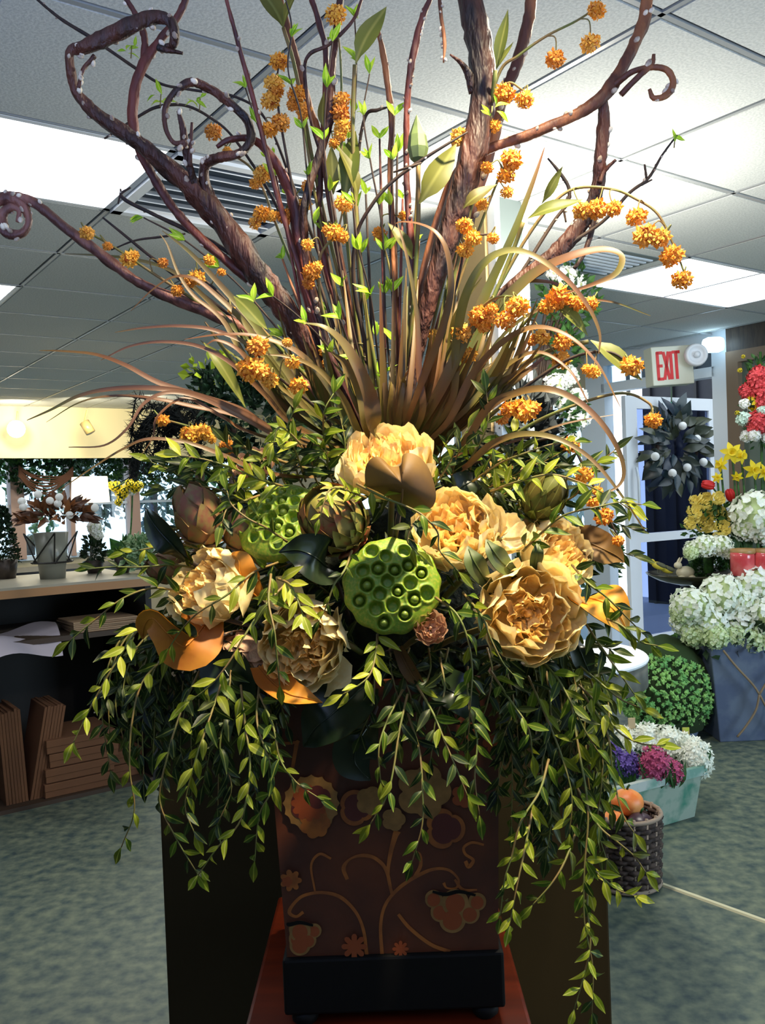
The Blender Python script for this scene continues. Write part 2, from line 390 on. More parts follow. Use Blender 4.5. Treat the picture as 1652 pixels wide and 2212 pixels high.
t = thing('wall_lamp', 'glowing fluorescent fixture above the door near the wall corner', 'light', P(1540, 745, 6.0))
m = MB(); q = P(1540, 745, 6.0); m.box((q.x-.07, q.y-.05, q.z-.05), (q.x+.07, q.y+.05, q.z+.05)); m.part('lamp_cover', mat('glowing_cover', (200, 235, 255), .5, emit=6), t, bev=.03)
# pale column behind the arrangement
t = struct('trim_3')
m = MB(); boxr(m, 2.165, 2.28, 2.27, 2.38, 0, CEIL); m.part('post', grey_m, t)
m = MB(); boxr(m, 2.14, 2.165, 2.262, 2.30, 0, CEIL); boxr(m, 2.28, 2.30, 2.262, 2.30, 0, CEIL); m.part('corner_strip', white_m, t)
m = MB(); boxr(m, 2.125, 2.165, 2.30, 2.46, 0, CEIL-.02); m.part('side_board', tan_m, t)
# floor strip
p0, p1 = onz(1398, 1900, 0), onz(1760, 2030, 0)
d = (p1-p0).normalized(); n_ = V3((-d.y, d.x, 0))*.011; m = MB()
m.add([p0+n_, p1+n_, p1-n_, p0-n_]+[v+V3((0, 0, .006)) for v in (p0+n_*.6, p1+n_*.6, p1-n_*.6, p0-n_*.6)], [(4, 5, 6, 7)[::-1], (0, 4, 5, 1), (1, 5, 6, 2), (2, 6, 7, 3), (3, 7, 4, 0)])
t = struct('trim_4'); m.part('floor_strip', mat('cream_strip', (222, 214, 176), .5), t)
# ------------------------------------------------------------------ left counter
UC = 4.3; ZC = 1.045
t = thing('shop_counter', 'long dark open counter with pale top along the left', 'counter', rm(.4, UC, 0))
m = MB(); boxr(m, -1.2, 1.62, UC, UC+.75, ZC-.012, ZC); m.part('worktop', mat('pale_metal_top', (160, 154, 136), .35), t)
m = MB(); boxr(m, -1.2, 1.62, UC-.006, UC+.02, ZC-.05, ZC-.012); m.part('edge_band', mat('tan_edge', (168, 122, 78), .5), t)
m = MB(); boxr(m, -1.2, 1.62, UC+.72, UC+.75, 0, ZC-.05); m.part('back_panel', ply_m, t)
for a in (-1.2, .05, 1.59): m = MB(); boxr(m, a, a+.03, UC+.02, UC+.72, 0, ZC-.05); m.part('side_panel', ply_m, t)
m = MB(); boxr(m, -1.17, 1.59, UC+.03, UC+.72, .765, .79); m.part('shelf', mat('dim_shelf', (66, 50, 38), .6), t)
m = MB(); boxr(m, .08, 1.59, UC+.02, UC+.72, .0, .02); m.part('shelf', MATS['dim_shelf'], t)
def rbox(px, py, d, sx, sy, sz, rot, tilt=0):
    """box with its near bottom left corner at the pixel"""
    q = P(px, py, d); return M4.Translation(q) @ M4.Rotation(YAW+rot, 4, 'Z') @ M4.Rotation(tilt, 4, 'Y')
def flatbox(wc, uc, z, sx, sy, sz, rot, label, grp):
    M = M4.Translation(rm(wc, uc, z)) @ M4.Rotation(YAW+rot, 4, 'Z')
    t = thing('cardboard_box', label, 'box', (M @ V3((sx/2, sy/2, 0))), grp)
    m = MB(); m.box((0, 0, 0), (sx, sy, sz*.93), M); m.part('body', card_m, t, bev=.003)
    m = MB(); m.box((-.002, -.003, sz*.45), (sx+.002, sy, sz*.965), M); m.part('lid', card_m, t, bev=.003)
zz = .021; G = 'flat cardboard boxes stacked under the counter'
for k, (o_, lb) in enumerate(((0, 'flat brown box at the bottom of the under-counter stack'), (.012, 'flat brown box second from bottom of the under-counter stack'), (.05, 'flat brown box third from bottom of the under-counter stack'), (.03, 'flat brown box at the top of the under-counter stack'))):
    flatbox(1.07+o_*.6, UC+.05+o_*.2, zz, .33, .33, .068, rnd(-.02, .02), lb, G); zz += .069
for k, lb in enumerate(('flat brown box at the bottom of the right-hand low stack', 'flat brown box on top of the right-hand low stack')):
    flatbox(1.42, UC+.12, .021+k*.069, .16, .3, .068, 0, lb, G)
def bundle(px, ptop, lab, tiltpx):
    """a bundle of flattened boxes standing on edge"""
    q = onu(px, 1740, UC+.12); w_, u_ = wu(q); z1 = onu(px, ptop, UC+.12).z
    t = thing('flat_box_bundle', lab, 'cardboard', rm(w_, UC+.12, .021), 'bundles of flattened boxes under the counter')
    h = z1-.021; tl = tiltpx
    for k in range(7):
        a = .0145*k; m = MB(); e = rnd(-.01, .01); vs = []
        for (x, z) in ((a, 0), (a+.0125, 0), (a+.0125, h+e), (a, h+e)):
            for y in (0, .26): vs.append(rm(w_+x+tl*z/h, UC+.08+y+rnd(0, .004), .021+z))
        m.add(vs, [(0, 2, 4, 6), (1, 7, 5, 3), (0, 1, 3, 2), (2, 3, 5, 4), (4, 5, 7, 6), (6, 7, 1, 0)]); m.part('cardboard_sheet', card_m, t)
bundle(10, 1535, 'upright bundle of flattened boxes at far left under counter', -.02)
bundle(62, 1530, 'leaning bundle of flattened boxes beside the stacked boxes', .085)
m = MB(); n = 10; vs = []; fs = []
for i in range(n+1):
    for j in range(n+1):
        a, b = i/n, j/n; p = rm(.84+.32*a+.06*b, UC-.03+.36*b, .795+.02*math.sin(a*5+b*4)+.02*b-(.07*(1-b*4) if b < .25 else 0))
        vs.append(p)
for i in range(n):
    for j in range(n): k = i*(n+1)+j; fs.append((k, k+1, k+n+2, k+n+1))
m.add(vs, fs); solo('tissue_paper', m, paper_m, 'crumpled white tissue sheet drooping over the counter shelf', 'paper', smooth=True)
m = MB()
for k in range(6):
    M = M4.Translation(rm(1.24, UC+.06, .791+k*.009)) @ M4.Rotation(YAW+rnd(-.05, .05), 4, 'Z'); m.box((0, 0, 0), (.32, .26, .007), M)
solo('paper_stack', m, mat('cream_paper', (170, 140, 110), .8), 'stack of cream papers on the counter shelf behind leaves', 'paper')
# display pedestal and table
m = MB(); pl, pr = P(347, 1900, 1.6), P(1316, 1900, 1.6)
ztop = P(330, 1465, 1.6).z
t = thing('display_plinth', 'wide dark olive box plinth behind the painted vase', 'plinth', ((pl.x+pr.x)/2, 1.9, 0))
m.box((pl.x, 1.6, .0), (pr.x, 2.2, ztop-.02)); m.part('body', olive_m, t, bev=.004)
m = MB(); m.box((pl.x-.004, 1.596, ztop-.02), (pr.x+.004, 2.204, ztop)); m.part('top', olive_m, t, bev=.004)
ZT = .70; tl, tr = P(507, 2205, 1.12).x, P(1162, 2205, 1.12).x
t = thing('side_table', 'small red-brown wooden table holding the painted vase', 'table', ((tl+tr)/2, 1.3, 0))
m = MB(); m.box((tl, 1.115, ZT-.03), (tr, 1.56, ZT)); m.part('tabletop', red_m, t, bev=.006)
m = MB(); m.box((tl+.03, 1.14, ZT-.12), (tr-.03, 1.53, ZT-.03)); m.part('apron', red_m, t)
for x in (tl+.02, tr-.06):
    for y in (1.13, 1.5): m = MB(); m.box((x, y, 0), (x+.04, y+.04, ZT-.03)); m.part('leg', red_m, t)
# ------------------------------------------------------------------ plant materials
def leafmat(name, cols, vein=None, rough=.45, trans=.25, halfw=.13, edge=None, spec=.22):
    """leaf material, colour picked per object, paler midrib and rim in leaf space"""
    m = mat(name, cols[0], rough, rnd=cols, spec=spec); nt = m.node_tree; N = nt.nodes; L = nt.links; b = N['Principled BSDF']
    col = b.inputs['Base Color'].links[0].from_socket
    tc = N.new('ShaderNodeTexCoord'); sx_ = N.new('ShaderNodeSeparateXYZ'); L.new(tc.outputs['Object'], sx_.inputs[0])
    ab = N.new('ShaderNodeMath'); ab.operation = 'ABSOLUTE'; L.new(sx_.outputs[0], ab.inputs[0])
    r = N.new('ShaderNodeMapRange'); r.inputs[1].default_value = .004; r.inputs[2].default_value = .03; r.inputs[3].default_value = .75; r.inputs[4].default_value = 0
    L.new(ab.outputs[0], r.inputs[0]); mx = N.new('ShaderNodeMix'); mx.data_type = 'RGBA'; L.new(r.outputs[0], mx.inputs[0]); L.new(col, mx.inputs[6])
    mx.inputs[7].default_value = lin(vein or cols[-1])+(1,)
    nz = N.new('ShaderNodeTexNoise'); nz.inputs['Scale'].default_value = 4; L.new(tc.outputs['Object'], nz.inputs[0])
    m2 = N.new('ShaderNodeMix'); m2.data_type = 'RGBA'; m2.blend_type = 'MULTIPLY'; m2.inputs[0].default_value = .5
    L.new(mx.outputs[2], m2.inputs[6]); L.new(nz.outputs[0], m2.inputs[7]); 
    ga = N.new('ShaderNodeMix'); ga.data_type = 'RGBA'; ga.inputs[0].default_value = .6; L.new(m2.outputs[2], ga.inputs[6]); L.new(mx.outputs[2], ga.inputs[7])
    L.new(ga.outputs[2], b.inputs['Base Color'])
    if trans:
        t = N.new('ShaderNodeBsdfTranslucent'); ms = N.new('ShaderNodeMixShader'); ms.inputs[0].default_value = trans
        L.new(ga.outputs[2], t.inputs[0]); L.new(b.outputs[0], ms.inputs[1]); L.new(t.outputs[0], ms.inputs[2]); L.new(ms.outputs[0], N['Material Output'].inputs[0])
    return m
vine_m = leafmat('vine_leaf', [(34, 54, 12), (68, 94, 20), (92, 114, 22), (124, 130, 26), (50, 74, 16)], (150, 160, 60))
vine_dark = leafmat('vine_leaf_dark', [(14, 28, 12), (30, 48, 14), (42, 60, 18), (64, 72, 22), (22, 38, 14)], (110, 120, 60))  # darker copy of the vine leaf; shade of the inner vines put into colour
vine_lime = leafmat('vine_leaf_lime', [(120, 140, 30), (150, 160, 40), (176, 178, 52)], (206, 205, 110))
lime_m = leafmat('spring_leaf', [(120, 168, 28), (150, 190, 40), (176, 206, 60)], (200, 220, 110), trans=.35)
stem_m = mat('vine_stem', (96, 104, 40), .6, c2=(120, 96, 50), scale=30)
stemd_m = mat('brown_twig', (62, 44, 30), .7, c2=(40, 28, 22), scale=40)
bark_m = mat('willow_bark', (92, 50, 34), .6, c2=(30, 18, 13), scale=30, bump=1.0, stretch=(1, 1, .25), lo=.35, hi=.65, bscale=90)
barkr_m = mat('red_bark', (112, 52, 38), .55, c2=(66, 30, 26), scale=30, bump=.4, stretch=(1, 1, .3), bscale=90)
barkt_m = mat('tan_bark', (150, 92, 52), .6, c2=(88, 48, 30), scale=30, bump=.4, stretch=(1, 1, .3), bscale=90)
catkin_m = mat('grey_catkin', (240, 226, 196), .8, c2=(150, 130, 110), scale=60)
orange_m = mat('orange_florets', (222, 138, 28), .65, rnd=[(206, 112, 16), (228, 146, 30), (236, 176, 60), (196, 96, 20)], c2=(246, 190, 70), scale=160, lo=.45, hi=.7, trans=.15)
grass_m = mat('bronze_grass', (104, 92, 34), .5, rnd=[(66, 76, 22), (98, 96, 32), (112, 84, 38), (60, 62, 24), (104, 104, 36)], c2=(98, 62, 34), scale=7, stretch=(1, 1, .4), trans=.1)
mag_top = mat('magnolia_leaf_top', (18, 30, 16), .28, c2=(30, 42, 22), scale=10, spec=.4)
mag_bot = mat('magnolia_leaf_underside', (112, 80, 22), .65, c2=(88, 58, 16), scale=14, trans=.12)
mag_gold = mat('magnolia_leaf_golden_underside', (206, 136, 34), .6, c2=(170, 98, 24), scale=12, trans=.2)
peony_m = mat('cream_petal', (255, 238, 182), .6, c2=(250, 222, 148), scale=7, lo=.4, hi=.75, trans=.2)
peony_in = mat('apricot_petal', (253, 226, 154), .6, c2=(244, 196, 112), scale=9, lo=.4, hi=.75, trans=.22)
peony_p = mat('pinkish_petal', (214, 176, 138), .6, c2=(196, 150, 116), scale=9, trans=.2)
pod_m = mat('lotus_pod_green', (104, 136, 28), .5, c2=(150, 150, 46), scale=16, bump=.15, lo=.45, hi=.7, bscale=120)
seed_m = mat('lotus_seed', (116, 134, 44), .4)
art_m = mat('artichoke_scale', (128, 112, 52), .6, rnd=[(104, 112, 40), (140, 132, 56), (126, 104, 52), (160, 90, 56)], c2=(156, 56, 38), scale=2.2, lo=.5, hi=.7)
pro_m = mat('protea_scale', (134, 92, 60), .65, rnd=[(130, 96, 56), (142, 96, 62), (126, 74, 56)], c2=(124, 108, 60), scale=3, lo=.4, hi=.6)
lily_m = leafmat('olive_leaf', [(78, 88, 34), (104, 108, 46), (92, 82, 34)], (130, 130, 66), trans=.2)
bud_m = mat('green_pod', (96, 112, 62), .55, c2=(70, 84, 44), scale=20)
# ------------------------------------------------------------------ shared meshes (unit size, +Y along the leaf)
def leafmesh(name, m, wid=.172, curl=.25, fold=.06, tip=1.3, n=6, stem=.08, twist=0, base=1.0):
    vs = []; fs = []
    for i in range(n+1):
        t = i/n; s = max(0, (t-stem)/(1-stem)); h = wid*(math.sin(PI*s**(.80*base)))**.9*(1-.25*s**3) if s > 0 else .008
        h = max(h, .006 if i < n else 0.0008)
        z = -curl*t*t+.05*math.sin(t*5); a = twist*t
        for x, dz in ((-h, fold*h/wid), (0, 0), (h, fold*h/wid)):
            vs.append((x*math.cos(a)-dz*math.sin(a), t*(1-.12*abs(curl)*t), z+dz*math.cos(a)+x*math.sin(a)))
    for i in range(n):
        for k in (0, 1): a = i*3+k; fs.append((a, a+1, a+4, a+3))
    return mesh(name, vs, fs, m)
def variants(name, m, **k):
    return [leafmesh(name, m, curl=c_, twist=t_, **k) for c_, t_ in ((.05, .2), (.25, -.3), (.45, .4), (-.15, .1))]
LV = {'v': variants('leaf', vine_m), 'd': variants('leaf', vine_dark), 'y': variants('leaf', vine_lime), 's': variants('leaf', lime_m, wid=.17), 'o': variants('leaf', lily_m, wid=.16, n=8)}
def florets(name, n, m, fs_, pet=4, R=1, squash=1, tilt=.35, wide=.55, core=None, seed=1, jit=.12, cone=0, half=False):
    rr = random.Random(seed); mb = MB()
    for k in range(n):
        z = 1-2*(k+.5)/n
        if half: z = 1-1.45*(k+.5)/n
        ph = k*2.39996+rr.uniform(-.2, .2); q = math.sqrt(max(0, 1-z*z))
        if cone: q *= 1-cone*max(z, 0)*.5
        d = V3((q*math.cos(ph), q*math.sin(ph), z)); nn = (d+V3((rr.gauss(0, .25), rr.gauss(0, .25), rr.gauss(0, .25)))).normalized()
        p = V3((d.x, d.y, d.z*squash))*R*(1+rr.uniform(-jit, jit*.5))
        u = nn.orthogonal().normalized(); v = nn.cross(u); o = rr.uniform(0, 6.28)
        for j in range(pet):
            a = o+2*PI*j/pet; e = u*math.cos(a)+v*math.sin(a); g_ = nn.cross(e)
            s = fs_*rr.uniform(.8, 1.2)
            b0 = p; t_ = p+e*s+nn*s*tilt; c_ = p+e*s*.55+nn*s*tilt*.3
            mb.add([b0, c_-g_*s*wide*.6, t_, c_+g_*s*wide*.6], [(0, 1, 2, 3)])
    if core is not None:
        M = M4.Diagonal((R*.86, R*.86, R*.86*squash, 1)); nn = 8; vs = []; fs = []
        mb.lathe([(.02, -1), (.7, -.7), (1, 0), (.7, .7), (.02, 1)], 10, M, 1)
        return mesh(name, mb.v, mb.f, [m, core], False, mb.m)
    return mesh(name, mb.v, mb.f, [m], False)
core_o = mat('dark_orange_core', (170, 92, 24), .8)
OB = [florets('flower_head', 34, orange_m, .42, 4, .72, .8, .4, .6, core_o, s) for s in (1, 2, 3, 4)]
# ------------------------------------------------------------------ the vase
VF = 1.17
def onvase(px, py, off=0):
    r = ray(px, py); return CAM + r*((VF-off)/r.y)
vb0, vb1 = onvase(620, 2066), onvase(1077, 2052); zb = (vb0.z+vb1.z)/2; zt = onvase(850, 1470).z
vt0, vt1 = vb0.x-.016, vb1.x+.012
t = vase = thing('painted_vase', 'tall square brown vase painted with golden scrolls and flowers on the red table', 'vase', ((vb0.x+vb1.x)/2, VF+.14, ZT))
vase_m = mat('brown_lacquer', (62, 24, 4), .55, c2=(88, 38, 6), scale=9, lo=.4, hi=.7, detail=8)
vasek_m = mat('black_lacquer', (14, 12, 9), .65, spec=.15)
gold_m = mat('gold_paint', (150, 84, 26), .5, c2=(120, 64, 20), scale=40)
gold2_m = mat('pale_gold_paint', (118, 84, 38), .5, c2=(134, 96, 46), scale=60)
rust_m = mat('rust_paint', (128, 56, 16), .5)
mar_m = mat('maroon_paint', (74, 22, 16), .5)
m = MB(); y0, y1 = VF, VF+.27; th = .012
m.add([V3(v) for v in ((vb0.x, y0, zb), (vb1.x, y0, zb), (vb1.x, y1, zb), (vb0.x, y1, zb), (vt0, y0, zt), (vt1, y0, zt), (vt1, y1, zt), (vt0, y1, zt),
      (vt0+th, y0+th, zt), (vt1-th, y0+th, zt), (vt1-th, y1-th, zt), (vt0+th, y1-th, zt), (vb0.x+th, y0+th, zt-.06), (vb1.x-th, y0+th, zt-.06), (vb1.x-th, y1-th, zt-.06), (vb0.x+th, y1-th, zt-.06))],
      [(3, 2, 1, 0), (0, 1, 5, 4), (1, 2, 6, 5), (2, 3, 7, 6), (3, 0, 4, 7), (4, 5, 9, 8), (5, 6, 10, 9), (6, 7, 11, 10), (7, 4, 8, 11), (8, 9, 13, 12), (9, 10, 14, 13), (10, 11, 15, 14), (11, 8, 12, 15), (12, 13, 14, 15)])
m.part('body', vase_m, t)
m = MB(); m.box((vb0.x-.006, y0-.008, ZT+.018), (vb1.x+.006, y1+.008, zb)); m.part('plinth', vasek_m, t, bev=.004)
for x in (vb0.x+.01, vb1.x-.03):
    for y in (y0, y1-.02): m = MB(); m.lathe([(.012, 0), (.018, .006), (.018, .016), (.012, .02)], 12, M4.Translation((x+.01, y+.01, ZT))); m.part('foot', vasek_m, t, True)
PC = [0]
def scroll(pp, mt=None, off=.0006):
    """painted stroke on the vase front: pp = [(px,py,width_px)]"""
    PC[0] += 1; off += PC[0]*.00009; q = cat_rom(pp, 7); pts = [onvase(a[0], a[1], off) for a in q]; m = MB(); vs = []
    for i, p in enumerate(pts):
        d = (pts[min(i+1, len(pts)-1)]-pts[max(i-1, 0)]).normalized(); n_ = V3((-d.z, 0, d.x))*(q[i][2]*VF/FPX/2)
        vs += [p+n_, p-n_]
    m.add(vs, [(2*i, 2*i+1, 2*i+3, 2*i+2) for i in range(len(pts)-1)]); return m.part('painted_scroll', mt or gold_m, vase)
for s_ in ([(825, 2062, 8), (822, 2000, 7), (832, 1955, 7), (862, 1918, 8), (905, 1890, 8), (940, 1877, 7), (970, 1880, 6), (990, 1900, 5), (985, 1918, 5), (965, 1918, 4), (958, 1907, 7)],
           [(792, 2062, 8), (785, 2010, 7), (768, 1970, 7), (735, 1938, 8), (695, 1928, 7), (655, 1935, 7), (632, 1955, 7), (625, 1972, 8), (640, 1980, 6), (655, 1970, 7)],
           [(846, 1930, 7), (838, 1890, 7), (842, 1850, 9), (852, 1810, 12), (858, 1795, 16)],
           [(846, 1930, 6), (834, 1880, 8), (812, 1855, 8), (785, 1848, 8), (757, 1855, 5), (742, 1875, 9), (750, 1900, 8)],
           [(895, 1895, 8), (908, 1870, 8), (906, 1845, 6), (890, 1838, 4)], [(982, 1900, 5), (1000, 1922, 7), (1030, 1922, 4)],
           [(860, 1975, 7), (885, 2005, 8), (930, 2040, 8), (972, 2056, 8)], [(680, 1925, 4), (672, 1870, 5), (690, 1845, 6), (715, 1855, 5)],
           [(1005, 1860, 8), (1012, 1872, 9), (1022, 1858, 7), (1005, 1845, 6), (1002, 1830, 6), (1020, 1820, 6), (1045, 1825, 5)],
           [(630, 1670, 7), (640, 1610, 9), (645, 1600, 6)], [(590, 1588, 6), (615, 1605, 6), (643, 1603, 6)]):
    scroll(s_)
def blob(cx, cy, r, n, lob, mt, off, asp=1, ph=0, name='painted_flower', r2=0, a0=0, a1=2*PI):
    PC[0] += 1; off += PC[0]*.00009; m = MB(); vs = [onvase(cx, cy, off)]; N_ = 48
    for k in range(N_+1):
        a = a0+(a1-a0)*k/N_; rr = r*(1-lob+lob*abs(math.cos(n*a/2+ph))**.6); vs.append(onvase(cx+rr*math.cos(a), cy+rr*math.sin(a)*asp, off))
    m.add(vs, [(0, k+1, k+2) for k in range(N_)]); return m.part(name, mt, vase)
for cx, cy, f_ in ((982, 1960, 1), (640, 2020, .8)):
    for k, (dx, dy, rr) in enumerate(((-46, -18, 20), (48, -12, 20), (-32, 10, 22), (32, 14, 22), (-6, 26, 30), (0, -10, 30))):
        x = cx+dx*f_
        if x-rr < 618: x = 620+rr*.9
        blob(x, cy+dy*f_, rr*f_, 1, .1, gold2_m, .0009); blob(x, cy+dy*f_+2, rr*f_*.72, 1, .1, rust_m, .0013)
    scroll([(max(cx-48*f_, 622), cy-34*f_, 5), (cx-20*f_, cy-28*f_, 8), (cx+10*f_, cy-34*f_, 8), (cx+45*f_, cy-26*f_, 5)], vasek_m, .0016)
blob(672, 1735, 62, 16, .22, gold2_m, .0008); blob(655, 1740, 30, 3, .2, mar_m, .0012); blob(688, 1722, 26, 3, .2, mar_m, .0013); blob(680, 1778, 34, 7, .2, gold_m, .0010); blob(668, 1735, 40, 12, .2, rust_m, .0010)
blob(770, 1745, 40, 3, .2, gold_m, .0008); blob(770, 1745, 30, 3, .2, mar_m, .0012); blob(800, 1730, 32, 5, .2, gold2_m, .0014)
blob(960, 1790, 45, 3, .25, gold_m, .0008); blob(962, 1790, 34, 3, .2, mar_m, .0012); blob(915, 1710, 60, 5, .25, gold2_m, .0015); blob(850, 1770, 26, 5, .2, gold2_m, .0015); blob(1000, 1720, 26, 5, .3, rust_m, .0010)
blob(628, 1902, 24, 7, .5, gold_m, .0008); blob(765, 2045, 28, 8, .5, rust_m, .0007); blob(865, 2050, 18, 8, .5, rust_m, .0007); blob(1062, 1605, 20, 4, .4, rust_m, .0008); blob(590+30, 1905, 12, 5, .3, rust_m, .0011)
CTR = V3(((vb0.x+vb1.x)/2, VF+.12, zt-.05))
# dark filler mound added to close gaps and stand for the inner shade
m = MB(); n1, n2 = 16, 26; vs = []; fs = []
mc = V3(((vb0.x+vb1.x)/2+.005, VF+.14, zt+.03))
for i in range(n1+1):
    th_ = PI*i/n1
    for k in range(n2):
        a = 2*PI*k/n2; d = V3((math.sin(th_)*math.cos(a), math.sin(th_)*math.sin(a), math.cos(th_)))
        r = 1+.25*noise.noise(d*3.1)
        vs.append(mc+V3((d.x*.185*r, d.y*.12*r, (.20 if d.z > 0 else .05)*d.z*r)))
for i in range(n1):
    for k in range(n2): k2 = (k+1) % n2; fs.append((i*n2+k, (i+1)*n2+k, (i+1)*n2+k2, i*n2+k2))
m.add(vs, fs)
mo = solo('filler_mound', m, mat('dark_filler', (16, 22, 10), .95, c2=(30, 38, 14), scale=60, bump=1), 'dark filler mound standing for the shade behind the flowers', 'moss', smooth=True)
# ------------------------------------------------------------------ peonies
def shellpetal(name, r, phi, wid, ruf, m, seed, flare=.12, n=9):
    rr = random.Random(seed); vs = []; fs = []; o1, o2 = rr.uniform(0, 6), rr.uniform(0, 6)
    for i in range(n+1):
        s = i/n; ph = phi*(.12+.88*s)
        for j in range(n+1):
            t_ = (j/n-.5)*2; w_ = wid*(.35+.65*math.sin(min(1, s*1.15)*PI*.5)); 
            edge = 1-.30*abs(t_)**4*s; p_ = ph*edge*(1-.05*ruf*abs(math.sin(t_*2.5+o1))*s)
            R_ = r*(1+flare*s**5+.06*t_*t_*s+ruf*.055*s**3*math.sin(t_*4.2+o1)+ruf*.018*s**4*math.sin(t_*10+o2))
            az = t_*w_; q = math.sin(p_)
            vs.append((R_*q*math.sin(az), R_*q*math.cos(az), -R_*math.cos(p_)))
    for i in range(n):
        for j in range(n): a = i*(n+1)+j; fs.append((a, a+1, a+n+2, a+n+1))
    return mesh(name, vs, fs, m)
LEV = [(1.0, 1.85, .50, .9, 8), (.95, 2.02, .48, 1.1, 8), (.88, 2.14, .46, 1.3, 8), (.77, 2.24, .46, 1.8, 8), (.64, 2.3, .5, 2.6, 7), (.52, 2.35, .5, 3.0, 7), (.38, 2.4, .7, 3.4, 5), (.28, 2.45, .8, 4, 5), (.19, 2.5, .9, 5, 4), (.11, 2.6, 1.2, 5, 3)]
def petalset(mo_, mi_):
    return [[shellpetal('petal', r, ph, w_, ru, mo_ if k < 4 else mi_, 10*k+v, .05+.02*k) for v in range(2)] for k, (r, ph, w_, ru, c_) in enumerate(LEV)]
PS = petalset(peony_m, peony_in); PP = petalset(peony_p, peony_p)
def flower_stem(t, a, mt=stem_m, r=.004):
    b = CTR+V3((rnd(-.05, .05), rnd(-.03, .03), 0)); mid = (a+b)/2+V3((0, .03, .015))
    m = MB(); m.tube([V3(p) for p in cat_rom([tuple(a), tuple(mid), tuple(b)], 5)], r, 6); m.part('stem', mt, t, True)
def peony(px, py, d, rpx, face, label, sets=PS, levels=range(10), closed=0, extra=(), grp='cream peonies in the arrangement', name='peony'):
    c_ = P(px, py, d); R = rpx*d/FPX/1.06; F = V3(face).normalized()
    t = thing(name, label, 'flower', c_-F*R, grp)
    up = F.orthogonal().normalized(); B = frame(c_, up, F, R)
    off = 0
    for k in levels:
        r, ph, w_, ru, cn = LEV[k]; off += 1.1
        for j in range(cn):
            a = off+2*PI*j/cn+rnd(-.15, .15)
            tilt = rnd(-.10, .16)*(1+.12*k) if not closed else -closed*rnd(.8, 1.1)
            me = sets[k][(j+k) % 2]
            M = B @ M4.Rotation(a, 4, 'Z') @ M4.Translation((0, 0, -r)) @ M4.Rotation(-tilt, 4, 'X') @ M4.Translation((0, 0, r)) @ M4.Diagonal((rnd(.95, 1.05),)*3+(1,))
            part('petal', me, t, M)
    mb = MB(); mb.lathe([(.02, -.9), (.08, -.4), (.09, 0), (.02, .1)], 10, B); mb.part('flower_core', sets[4][0].materials[0], t, True)
    if len(list(levels)) > 5:
        for j in range(16):
            a = j*2.4; q_ = .06+.022*j; M = B @ M4.Translation((q_*math.cos(a), q_*math.sin(a), -.05-.25*q_)) @ M4.Rotation(a+rnd(-.8, .8)-PI/2, 4, 'Z') @ M4.Rotation(rnd(-.5, .3), 4, 'X') @ M4.Translation((0, -.12, .30)) @ M4.Diagonal((.9, .9, 1.15, 1)); part('petal', sets[7][j % 2], t, M)
    for a, op in extra:   # wide open guard petals
        M = B @ M4.Rotation(a, 4, 'Z') @ M4.Translation((0, 0, -1)) @ M4.Rotation(-op, 4, 'X') @ M4.Translation((0, 0, 1))
        part('petal', sets[0][0], t, M)
    flower_stem(t, c_-F*R*.97)
    return t
peony(838, 990, 1.08, 92, (-.08, -.62, .78), 'cream peony at the top centre behind a brown magnolia leaf', extra=((.4, .3), (2, .3)))
peony(442, 1268, 1.06, 90, (-.55, -.6, .5), 'cream peony at the far left of the arrangement with sunlit petals', extra=((5.4, .6), (2.2, .3)))
peony(655, 1388, 1.02, 98, (-.15, -.92, -.12), 'cream peony at lower centre-left with loose opened petals', extra=((4.6, .7), (1.2, .5)))
peony(985, 1142, 1.05, 92, (-.12, -.8, .5), 'cream peony right of centre touching a round peony bud')
peony(1142, 1325, 1.0, 112, (.05, -.97, .2), 'largest cream peony at lower right with ruffled apricot centre')
peony(1205, 1190, 1.08, 80, (.5, -.65, .5), 'cream peony at right edge above the largest peony')
peony(545, 1000, 1.2, 42, (-.3, -.5, .8), 'small pinkish peony hidden in leaves at upper left', PP, (0, 2, 4, 6))
peony(515, 1425, 1.1, 62, (-.4, -.6, -.4), 'dim pinkish peony under leaves at lower left', PP, (0, 1, 3, 5))
peony(1092, 1016, 1.2, 38, (.2, -.5, .8), 'small cream peony half hidden behind leaves at upper right', PS, (0, 2, 4, 6))
peony(1093, 1140, 1.04, 42, (.3, -.7, .6), 'round closed peony bud beside the right-centre peony', PS, (0, 1, 2), closed=-.42, name='peony_bud')
peony(930, 1356, 1.0, 36, (.1, -.85, .3), 'small half-open peony bud below the lotus pod', PP, (1, 3, 5, 6), closed=-.1, name='peony_bud')
